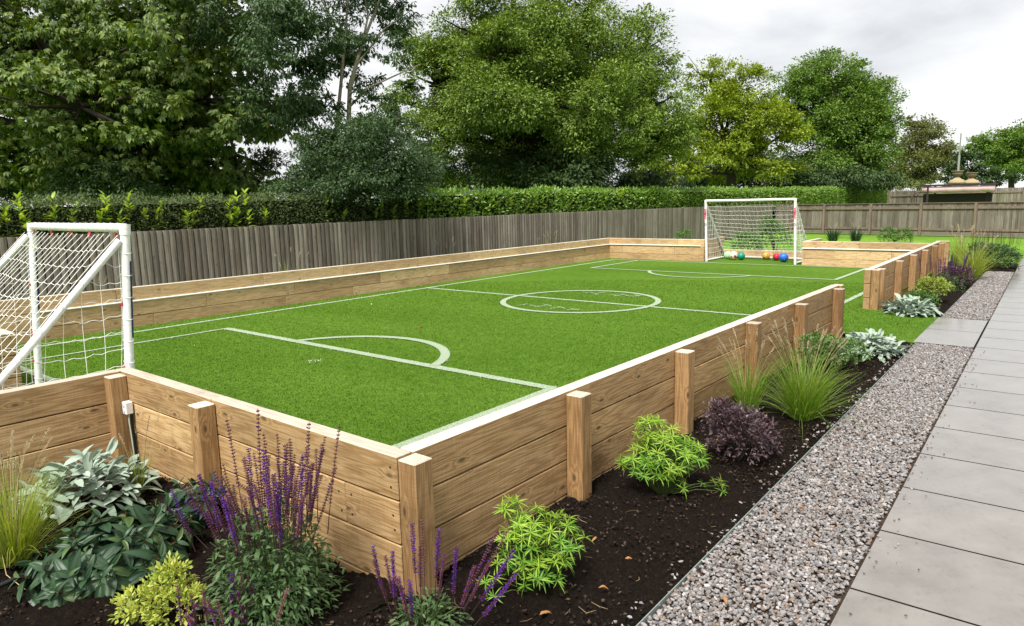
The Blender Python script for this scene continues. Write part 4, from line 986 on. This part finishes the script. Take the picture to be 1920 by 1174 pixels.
# ------------------------------------------------------------------ hedges
M_LAUREL = leafm('laurel_leaf', [(.06, .14, .018), (.11, .23, .03), (.17, .31, .035), (.23, .37, .05), (.08, .17, .025)], .3, .4, .5)
M_LAUREL2 = leafm('young_laurel_leaf', [(.22, .38, .04), (.30, .45, .06), (.38, .5, .09)], .4, .4)
M_PRIVET = leafm('privet_leaf', [(.04, .075, .02), (.075, .12, .03), (.115, .16, .045), (.09, .11, .05)], .25, .55)
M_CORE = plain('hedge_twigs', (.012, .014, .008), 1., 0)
def hedge(label, segs, dens, size, m, name='hedge', shoots=0, wid=.42):
    t = thing(name, label, 'hedge', (segs[0][0], segs[0][1], -.06))
    o0 = np.array([segs[0][0], segs[0][1], -.06]); P, D, N = [], [], []; core = Geo()
    for (xa, ya, xb, yb, zt_a, zt_b, hw, z0) in segs:
        Ln = math.hypot(xb-xa, yb-ya); n = int(Ln*dens); s = rng.random(n); zt = zt_a+(zt_b-zt_a)*s
        u = np.array([(xb-xa)/Ln, (yb-ya)/Ln]); nr = np.array([u[1], -u[0]])
        face = rng.random(n) < .62; q = rng.random(n)
        off = np.where(face, hw+rng.normal(0, .06, n), rng.uniform(-hw, hw, n)); off = off+(.12*(vnoise(s*Ln*1.4, s*0+1, 5)-.5))
        z = np.where(face, z0+(zt-z0)*q, zt-.02+rng.normal(0, .045, n)) + .19*(vnoise(s*Ln*1.9+3, off*2+9, 6)-.5)
        x = xa+(xb-xa)*s+nr[0]*off; y = ya+(yb-ya)*s+nr[1]*off
        P.append(np.stack([x, y, z], 1)-o0)
        out = np.where(face[:, None], np.array([nr[0], nr[1], .55]), np.array([0, 0, 1.])); D.append(unit(out+rng.normal(size=(n, 3))*.55)); N.append(rng.normal(size=(n, 3))*.5+[0, 0, .9]+np.array([nr[0], nr[1], 0])*.5)
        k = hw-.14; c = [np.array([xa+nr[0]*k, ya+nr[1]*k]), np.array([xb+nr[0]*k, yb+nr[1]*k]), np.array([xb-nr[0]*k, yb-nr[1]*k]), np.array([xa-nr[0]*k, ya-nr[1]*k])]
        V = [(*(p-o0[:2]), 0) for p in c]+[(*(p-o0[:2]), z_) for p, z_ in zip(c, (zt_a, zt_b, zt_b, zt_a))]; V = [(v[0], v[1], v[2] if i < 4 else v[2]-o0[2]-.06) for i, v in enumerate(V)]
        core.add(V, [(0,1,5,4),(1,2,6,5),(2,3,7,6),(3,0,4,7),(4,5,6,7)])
    P = np.concatenate(P); D = np.concatenate(D); N = np.concatenate(N)
    foliage(t, m, leaf_t(2, 3, wid, .12, .22), P, D, N, size*rng.uniform(.6, 1.2, len(P)))
    core.build('inner_twigs', M_CORE, t)
    if shoots:
        S_ = []
        pts = []
        for (px, py, ht) in shoots:
            d = ray(px, py); tq = (9.66-CAM[1])/d[1]; pts.append((CAM+d*tq, ht))
        for c, ht in pts:
            P, D, N, Z = [], [], [], []; g = Geo()
            b = c-o0; top = b+np.array([rng.normal(0, .04), rng.normal(0, .04), 0]); bot = top-[0, -.05, ht+.2]; g.tube([bot, (bot+top)/2+rng.normal(0, .012, 3), top], .006, 4)
            for q in range(int(9+ht*34)):
                f = rng.random(); a = rng.uniform(0, 6.28); P.append(bot+(top-bot)*(.2+.8*f)); e = .3+.8*f
                D.append((math.cos(a)*math.cos(e), math.sin(a)*math.cos(e), math.sin(e))); N.append((-math.cos(a)*.5, -math.sin(a)*.5, 1)); Z.append(rng.uniform(.10, .17))
            g.inst(*leaf_t(3, 3, .36, .12, .2), frames(np.array(D), np.array(N), np.array(Z)), np.array(P), 1)
            g.build('young_shoot', [G_STEM, M_LAUREL2], t, True)
    return t
SH = [(8, 395, .3), (28, 370, .35), (40, 400, .3), (95, 372, .2), (100, 395, .2), (120, 400, .2), (150, 385, .25), (178, 405, .25), (203, 362, .35), (190, 375, .2), (212, 395, .25), (243, 368, .3), (222, 402, .2), (275, 395, .2), (305, 385, .2), (300, 400, .2),
      (372, 372, .15), (352, 395, .25), (372, 400, .25), (432, 380, .2), (443, 365, .3), (455, 362, .35), (450, 395, .3), (435, 405, .3), (470, 392, .25), (500, 395, .2), (615, 372, .35), (345, 405, .3), (650, 400, .25), (700, 395, .2), (715, 385, .3), (735, 390, .3)]
hedge('dark clipped small leaved hedge with bright laurel shoots above the left fence', [(-3.5, 10.25, 2.5, 10.25, 1.80, 1.88, .5, 1.25), (2.5, 10.25, 9.6, 10.25, 1.88, 1.96, .5, 1.2)], 2300, .055, M_PRIVET, shoots=SH)
hedge('bright green laurel hedge behind the fence from the middle to the far right', [(9.4, 10.3, 16, 10.3, 1.98, 2.02, .5, 1.15), (16, 10.3, 33, 10.3, 2.02, 2.06, .5, 1.1), (33, 10.3, 47, 10.3, 2.06, 2.12, .5, 1.0), (47, 10.3, 62, 10.3, 2.12, 2.16, .5, 1.0)], 720, .115, M_LAUREL, shoots=[(960, 372, .2), (1140, 358, .2), (1160, 357, .2), (1168, 355, .15), (1400, 352, .2), (880, 372, .15), (1005, 368, .2), (760, 378, .25), (790, 376, .2)])

# ------------------------------------------------------------------ trees
def tree(name, label, D, lobes, nleaf, size, m, base_px, trunk_r, csz=.14, tmpl=None, droop=.3, limbs=1, bark=None, comp=0, dd=1., group='trees behind the hedge', twigs=0, flat=.8, extra_trunks=()):
    """lobes: outline measured as (x, y, rx, ry, depth offset in metres, weight) at depth D"""
    bp = PD(base_px, 380, D); base = np.array([bp[0], bp[1], -.08]); t = thing(name, label, 'tree' if 'tree' in name else 'shrub', tuple(base), 0, group)
    Ls = []
    for lb in lobes:
        x, y, rx, ry, off = lb[:5]; w = lb[5] if len(lb) > 5 else 1.
        De = D+off; c = PD(x, y, De)-base; Ls.append((c, rx*De/FPX, ry*De/FPX, w))
    hv = unit(np.array([FW[0], FW[1], 0])); hr = np.array([-hv[1], hv[0], 0])
    A = np.array([l[1]*l[2]*l[3] for l in Ls]); cnt = (nleaf*A/A.sum()).astype(int)
    P, Dr, N, S_ = [], [], [], []; wood = Geo()
    tb = np.array([0, 0, 0.]); hub = np.mean([l[0] for l in Ls], 0); hub = np.array([hub[0]*.5, hub[1]*.5, min(hub[2], max(1.5, hub[2]*.6))])
    if trunk_r > 0:
        wood.tube([tb, tb*.5+hub*.5+rng.normal(0, trunk_r*.6, 3)*[1, 1, 0], hub], [trunk_r*1.25, trunk_r, trunk_r*.8], 10)
    for (c, rx, ry, w), k in zip(Ls, cnt):
        rd = (rx+ry)*.5*dd; rm = (rx+ry)/2; cr_ = csz*rm*.8
        ns = max(5, int(14*w+.5)); sd_ = rdir(ns); sd_[:, 2] = np.where(sd_[:, 2] < -.75, -sd_[:, 2], sd_[:, 2]); sq = rng.uniform(.55, .9, ns); sr = rng.uniform(.28, .48, ns)
        nc = max(ns*4, int(k/(55 if not comp else 16))); si = rng.integers(ns, size=nc)
        d2 = rdir(nc); q2 = rng.random(nc)**.3; v3 = sd_[si]*sq[si][:, None]+d2*(q2*sr[si])[:, None]*[1, 1, flat]; inn = rng.random(nc) < .16; v3[inn] = d2[inn]*(rng.random(inn.sum())**.5*.8)[:, None]
        loc = hr[None]*(v3[:, 0]*rx)[:, None]+hv[None]*(v3[:, 1]*rd)[:, None]+np.array([0, 0, 1.])[None]*(v3[:, 2]*ry)[:, None]
        subd = hr[None]*d2[:, :1]+hv[None]*d2[:, 1:2]+np.array([0, 0, 1.])[None]*d2[:, 2:3]
        cc = c+loc; outd = unit(unit(loc)*.5+subd)
        if trunk_r > 0 and limbs:
            wood.tube([hub, (hub+c)/2+np.array([0, 0, .08*rm])+rng.normal(0, .08*rm, 3), c], [trunk_r*.55, trunk_r*.33, trunk_r*.14], 7)
            for e in cc[:max(6, nc//14)]: wood.tube([c, (c+e)/2+rng.normal(0, .07*rm, 3), e], [trunk_r*.14, trunk_r*.08, trunk_r*.03], 4)
        ii = rng.integers(nc, size=k); jit = rng.normal(size=(k, 3)).clip(-1.5, 1.5)*cr_*[1, 1, .55]*rng.uniform(.4, 1.3, nc)[ii][:, None]
        p = cc[ii]+jit; o = unit(outd[ii]*.6+jit/cr_*.5+rng.normal(size=(k, 3))*.45-[0, 0, droop])
        P.append(p); Dr.append(o); N.append(unit(rng.normal(size=(k, 3))*.45+[0, 0, .8]+outd[ii]*.45)); S_.append(size*rng.uniform(.65, 1.25, k))
    P = np.concatenate(P); Dr = np.concatenate(Dr); N = np.concatenate(N); S_ = np.concatenate(S_)
    keep = P[:, 2] > .3; P, Dr, N, S_ = P[keep], Dr[keep], N[keep], S_[keep]
    if comp:       # palmate compound leaves: leaflets fanned from one stalk
        x = Dr; z = unit(N-(N*x).sum(1, keepdims=True)*x); y = np.cross(z, x); PP, DD, NN, SS = [], [], [], []
        for a, s in ((-1.25, .7), (-.65, .9), (0, 1.05), (.65, .9), (1.25, .7)):
            PP.append(P); DD.append(unit(x*math.cos(a)+y*math.sin(a)-z*.35)); NN.append(z); SS.append(S_*s)
        P, Dr, N, S_ = map(np.concatenate, (PP, DD, NN, SS))
    g = Geo(); g.inst(*(tmpl or DIA), frames(Dr, N, S_), P); g.build('crown', m, t)
    for (xs, r0, D2) in extra_trunks:
        pts = [PD(a, b, D2)-base for a, b in xs]; pts[0][2] = min(pts[0][2], 0) if xs[0][1] > 300 else pts[0][2]
        wood.tube(pts, np.linspace(r0, r0*.35, len(pts)), 8)
    if wood.V: wood.build('trunk', bark or M_BARK, t, True)
    return t
LEAFT = (leaf_t(2, 3, .42, .1, .25, 0, .62))
M_CHEST = leafm('chestnut_leaf', [(.03, .065, .008), (.06, .11, .012), (.11, .17, .02), (.17, .22, .03)], .22, .5, .4)
M_ASH = leafm('blue_green_leaf', [(.022, .055, .016), (.045, .09, .026), (.08, .135, .045)], .18, .5, .4)
M_OAK = leafm('oak_leaf', [(.06, .12, .012), (.11, .19, .02), (.17, .26, .035), (.23, .32, .055)], .22, .5, .4)
M_YTREE = leafm('yellowing_leaf', [(.12, .20, .012), (.20, .28, .018), (.30, .36, .028), (.10, .18, .016)], .25, .5)
M_GTREE = leafm('fresh_green_leaf', [(.06, .13, .015), (.11, .20, .025), (.17, .27, .04)], .22, .5)
M_OLIVE = leafm('olive_leaf', [(.08, .12, .025), (.13, .165, .038), (.17, .19, .055), (.17, .14, .06)], .3, .6)
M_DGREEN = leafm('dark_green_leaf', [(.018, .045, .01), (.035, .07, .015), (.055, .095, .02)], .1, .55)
tree('chestnut_tree', 'huge dark horse chestnut tree with big fanned leaves at the left edge', 17, [(60, 60, 210, 150, 0), (300, 60, 190, 130, -1), (150, 200, 230, 110, -1.5), (380, 190, 170, 120, 0), (-90, 200, 180, 190, 0), (250, 290, 260, 80, 1), (60, 310, 170, 70, .5), (440, 290, 120, 80, 1.2, .35),
     (150, -170, 280, 160, 1), (430, -130, 200, 150, 1), (-150, -100, 200, 200, 1), (200, 240, 230, 130, 3.5, .8), (300, 350, 280, 40, 2, .8), (40, 350, 150, 45, 2, .7), (480, 365, 120, 22, 2.5, .5), (390, 110, 130, 90, 2.5, 1), (460, 220, 110, 70, 2.5, .7), (250, 150, 200, 120, 4, 1)], 56000, .165, M_CHEST, 250, .42, .13, LEAFT, .45, comp=1, flat=.45)
tree('ash_tree', 'tall blue green tree with twin bare stems between the chestnut and the oak', 16, [(540, 80, 100, 120, -1), (470, 30, 110, 90, -.5), (590, 190, 60, 90, 0), (500, 190, 80, 80, 0, .7), (700, 20, 70, 70, .5, .45), (640, -90, 150, 100, 0), (735, 105, 45, 40, 0, .35), (610, 70, 50, 80, 0, .6), (690, 200, 30, 50, 0, .25), (660, 100, 50, 90, .5, .5), (705, 70, 60, 80, .4, .4), (745, 20, 50, 50, .3, .4), (690, 150, 40, 60, .4, .3)], 44000, .105, M_ASH, 640, 0, .15, LEAFT, .5, bark=M_BARKL,
     extra_trunks=[([(628, 400), (630, 250), (640, 150), (648, 60), (655, -40)], .055, 16), ([(652, 400), (653, 250), (656, 160), (680, 80), (720, -20)], .07, 16), ([(655, 180), (670, 120), (720, 55), (770, 20)], .03, 16), ([(656, 200), (690, 165), (745, 140), (790, 120)], .028, 16), ([(648, 90), (620, 30), (590, -20)], .03, 16), ([(680, 80), (690, 30), (680, -30)], .03, 16)])
tree('bushy_shrub', 'dense dark shrub below the twin stemmed tree', 15, [(620, 310, 75, 75, 0), (715, 310, 75, 65, .3), (575, 340, 50, 40, 0), (690, 255, 55, 50, .5), (745, 230, 40, 50, 1.5, .6), (780, 320, 50, 60, 1.0), (660, 355, 150, 30, 0), (690, 290, 110, 80, 0)], 74000, .07, M_ASH, 670, .06, .16, LEAFT, .1, bark=M_TWIG, flat=1.1)
tree('oak_tree', 'huge broad light green oak tree in the middle behind the hedge', 27, [(890, 60, 130, 100, -1), (1040, 40, 130, 110, -1), (1155, 115, 105, 105, 0), (820, 160, 90, 95, -.5), (980, 180, 170, 120, -2), (1200, 210, 100, 90, 0), (850, 260, 105, 70, -1), (1040, 300, 200, 60, 0), (1225, 285, 72, 62, .5), (960, -60, 160, 80, 0), (755, 190, 45, 50, 0, .7), (1100, 210, 120, 90, -2), (940, 110, 90, 80, -3), (1130, -40, 70, 60, 0, .8), (960, 340, 220, 28, 1), (1000, 230, 220, 130, 3, .8)], 300000, .115, M_OAK, 1010, .5, .13, None, .15)
tree('maple_tree', 'yellow green tree right of the oak with bare twigs at its top', 42, [(1375, 170, 85, 65, 0, .8), (1350, 250, 95, 65, -1), (1440, 235, 65, 60, -1), (1300, 270, 65, 50, 0), (1400, 310, 105, 42, 0), (1265, 315, 65, 38, -2), (1330, 150, 45, 45, 0, .25), (1470, 250, 40, 35, -1), (1230, 330, 50, 26, -3)], 52000, .185, M_YTREE, 1390, .32, .15, None, .1,
     extra_trunks=[([(1345, 240), (1325, 170), (1305, 125), (1290, 105)], .035, 42), ([(1325, 170), (1330, 120), (1345, 98)], .025, 42), ([(1350, 200), (1350, 140), (1370, 100)], .025, 42), ([(1320, 150), (1300, 140), (1288, 135)], .02, 42), ([(1400, 250), (1410, 215), (1425, 195)], .05, 40.2), ([(1385, 222), (1405, 222), (1425, 212)], .03, 40)])
tree('lime_tree', 'tall rounded mid green tree right of the yellow green one', 50, [(1545, 150, 80, 55, 0), (1590, 195, 72, 70, 0), (1500, 200, 55, 65, 0), (1560, 270, 105, 70, -1), (1640, 295, 45, 50, 0), (1628, 195, 32, 32, 0, .8), (1607, 118, 18, 18, 0, .6), (1530, 320, 90, 32, 0), (1610, 330, 60, 26, 0), (1655, 250, 20, 30, 0, .6), (1565, 220, 100, 90, 1.5, 1.3), (1600, 250, 70, 70, -1, 1)], 104000, .185, M_GTREE, 1560, .4, .15, None, .15)
tree('hawthorn_tree', 'olive coloured smaller tree left of the flagpole', 72, [(1700, 255, 26, 30, 0, .6), (1745, 265, 42, 38, 0, .8), (1715, 305, 50, 42, 0), (1760, 310, 36, 34, 0), (1680, 325, 36, 24, 0), (1720, 335, 70, 14, 0)], 26000, .25, M_OLIVE, 1725, .25, .2, None, .1)
tree('sycamore_tree', 'green rounded tree at the right edge behind the neighbour fence', 88, [(1880, 276, 56, 34, 0), (1845, 292, 40, 34, 0), (1920, 280, 45, 42, 0), (1890, 310, 60, 30, 0), (1960, 300, 50, 50, 0)], 30000, .30, M_GTREE, 1890, .35, .18, None, .1)
tree('bushy_shrub', 'dark conical shrub just right of the flagpole behind the stone urns', 62, [(1815, 310, 28, 26, 0), (1840, 328, 42, 18, 0), (1790, 325, 26, 20, 0), (1880, 338, 40, 12, 0)], 9000, .22, M_DGREEN, 1815, .1, .2, None, .1)
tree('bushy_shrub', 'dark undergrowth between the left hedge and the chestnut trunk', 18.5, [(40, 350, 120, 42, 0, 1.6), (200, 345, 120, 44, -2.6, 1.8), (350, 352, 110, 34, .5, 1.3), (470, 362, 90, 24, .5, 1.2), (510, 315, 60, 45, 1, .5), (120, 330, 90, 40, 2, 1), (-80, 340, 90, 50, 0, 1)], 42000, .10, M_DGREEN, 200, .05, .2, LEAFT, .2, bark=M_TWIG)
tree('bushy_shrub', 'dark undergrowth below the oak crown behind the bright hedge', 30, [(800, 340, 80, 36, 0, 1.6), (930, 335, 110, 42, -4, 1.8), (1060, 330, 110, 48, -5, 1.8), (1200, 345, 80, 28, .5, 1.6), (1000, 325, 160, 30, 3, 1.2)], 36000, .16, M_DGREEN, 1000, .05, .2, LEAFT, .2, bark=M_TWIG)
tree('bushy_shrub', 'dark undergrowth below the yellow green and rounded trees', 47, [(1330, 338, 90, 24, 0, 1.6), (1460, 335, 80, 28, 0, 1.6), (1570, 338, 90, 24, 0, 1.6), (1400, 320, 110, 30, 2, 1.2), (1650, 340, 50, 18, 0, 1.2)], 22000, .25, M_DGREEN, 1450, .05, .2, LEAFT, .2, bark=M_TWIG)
tree('willow_shrub', 'grey green feathery shrub between the oak and the yellow green tree', 32, [(1212, 342, 45, 16, 0), (1185, 346, 30, 12, 0)], 4000, .14, M_HEBE, 1212, .05, .25, DIAN, -.6)
tree('bushy_shrub', 'low bramble bank between the laurel hedge end and the neighbour fence', 60, [(1600, 345, 70, 10, 0), (1675, 350, 50, 9, 0), (1500, 346, 80, 10, 0), (1560, 338, 60, 10, 3)], 7000, .2, M_OLIVE, 1620, .05, .25, None, 0)

# ------------------------------------------------------------------ things beyond the far fence
def local(px, py, D, base): return PD(px, py, D)-base
b0 = PD(1797, 380, 41); base = np.array([b0[0], b0[1], -.08]); sv = RT*[1, 1, 0]; sv = unit(sv); fv = unit(ray(1797, 380)*[1, 1, 0]); sv = np.array([fv[1], -fv[0], 0])
t = thing('garden_shelter', 'dark framed garden shelter with a pale pink canopy beyond the far fence', 'shelter', tuple(base))
M_DFRAME = plain('dark_frame', (.022, .018, .016), .6); M_CANOPY = plain('pale_pink_canvas', (.6, .42, .43), .8)
def qbox(c, hx, hy, hz, m, nm, par):
    g = Geo(); V = [(c+sv*a*hx+fv*b*hy+np.array([0, 0, e*hz])) for e in (-1, 1) for a, b in ((-1, -1), (1, -1), (1, 1), (-1, 1))]
    g.add(V, [(3,2,1,0),(4,5,6,7),(0,1,5,4),(1,2,6,5),(2,3,7,6),(3,0,4,7)]); return g.build(nm, m, par)
topz = local(1797, 347, 41, base)[2]
for px, o in ((1738, 0), (1850, 0), (1750, 2.2), (1857, 2.2)):
    c = local(px, 380, 41, base); c = c*[1, 1, 0]+fv*o; qbox(c+[0, 0, topz/2], .05, .05, topz/2, M_DFRAME, 'post', t)
cx = local(1796, 347, 41, base); wx = (1860-1735)/2*41/FPX
qbox(np.array([cx[0], cx[1], topz+.02]), wx, .06, .045, M_DFRAME, 'beam', t); qbox(np.array([cx[0], cx[1], topz+.02])+fv*2.2, wx, .06, .045, M_DFRAME, 'beam', t)
g = Geo(); n = 13; V = []
for j in range(5):
    for i in range(n):
        s = -1+2*i/(n-1); zz = [topz-.05, topz-.40, topz-.42, topz-.22, topz-.06][j]+.03*math.sin(i*1.9+j); V.append(np.array([cx[0], cx[1], 0])+sv*s*wx*.93+fv*[.02, .03, .35, 1.2, 2.1][j]+np.array([0, 0, zz]))
g.add(V[:3*n], [(j*n+i, j*n+i+1, (j+1)*n+i+1, (j+1)*n+i) for j in range(2) for i in range(n-1)]); o = g.build('valance', M_CANOPY, t, True)
g = Geo(); g.add(V[2*n:], [(j*n+i, j*n+i+1, (j+1)*n+i+1, (j+1)*n+i) for j in range(2) for i in range(n-1)]); g.build('roof', M_DFRAME, t, True)
sm = o.modifiers.new('thick', 'SOLIDIFY'); sm.thickness = .012
qbox(np.array([cx[0], cx[1], .45])+fv*.9, wx*.8, .25, .05, M_DFRAME, 'bench_seat', t); qbox(np.array([cx[0], cx[1], 1.1])+fv*1.15, wx*.9, .03, .62, M_DFRAME, 'bench_back', t)
b1 = PD(1726, 380, 40); base1 = np.array([b1[0], b1[1], -.08]); t = thing('garden_arch', 'curved dark metal hoops left of the canopied shelter', 'hoops', tuple(base1))
for r_, o in ((.45, .0), (.33, .12)):
    g = Geo(); hz = local(1722, 360, 40, base1)[2]
    g.tube([sv*(-r_*math.cos(a)+o)+np.array([0, 0, hz-r_*1.05+r_*math.sin(a)*1.05 if True else 0]) for a in np.linspace(0, math.pi*.75, 14)], .02, 6); g.tube([sv*(-r_+o), sv*(-r_+o)+np.array([0, 0, hz-r_*1.05])], .02, 6); g.build('hoop', M_DFRAME, t, True)
M_STONEU = plain('mossy_stone', (.36, .29, .17), .9); M_STONED = plain('weathered_stone', (.21, .17, .11), .9)
def lathe(prof, c, k=20):
    g = Geo(); n = len(prof); th = np.linspace(0, 2*np.pi, k, endpoint=False)
    V = [(c[0]+r*math.cos(a), c[1]+r*math.sin(a), c[2]+z) for r, z in prof for a in th]
    g.add(V, [(i*k+j, i*k+(j+1) % k, (i+1)*k+(j+1) % k, (i+1)*k+j) for i in range(n-1) for j in range(k)]); return g
for px, lab in ((1791, 'stone urn on a plinth, left one in front of the flagpole'), (1818, 'stone urn on a plinth, right one of the pair above the shelter')):
    D = 52; s = D/FPX; bb = PD(px, 380, D); bs = np.array([bb[0], bb[1], -.08]); t = thing('garden_urn', lab, 'urn', tuple(bs), 0, 'pair of stone urns')
    zb = PD(px, 345, D)[2]+.08; zt = PD(px, 320.5 if px < 1800 else 324, D)[2]+.08; h = zt-zb
    qbox(np.array([0, 0, (zb-.0)/2]), 12*s, 12*s, zb/2, M_STONED, 'pier', t)
    lathe([(0, 0), (13.5*s, 0), (13.5*s, h*.16), (12*s, h*.2), (11.5*s, h*.3), (7*s, h*.36), (5.5*s, h*.44), (4*s, h*.5)], (0, 0, zb)).build('plinth', M_STONEU, t, True)
    lathe([(4*s, h*.5), (3.6*s, h*.55), (6*s, h*.62), (8.5*s, h*.72), (9*s, h*.8), (8.2*s, h*.88), (10.2*s, h*.93), (10.5*s, h*.99), (9*s, h), (7*s, h*.9), (0, h*.8)], (0, 0, zb)).build('bowl', M_STONED, t, True)
D = 58; bb = PD(1792, 380, D); t = thing('flagpole', 'thin pale bare pole rising behind the left stone urn', 'pole', (bb[0], bb[1], -.08))
g = Geo(); zt = PD(1792, 252, D)[2]+.08; zm = PD(1792, 292, D)[2]+.08
g.tube([(0, 0, 0), (0, 0, zm)], .085, 8); g.build('lower_mast', plain('pale_grey_paint', (.30, .30, .28), .6), t, True); g = Geo(); g.tube([(0, 0, zm), (0, 0, zt)], .055, 8); g.build('upper_mast', plain('grey_paint', (.27, .28, .26), .6), t, True)
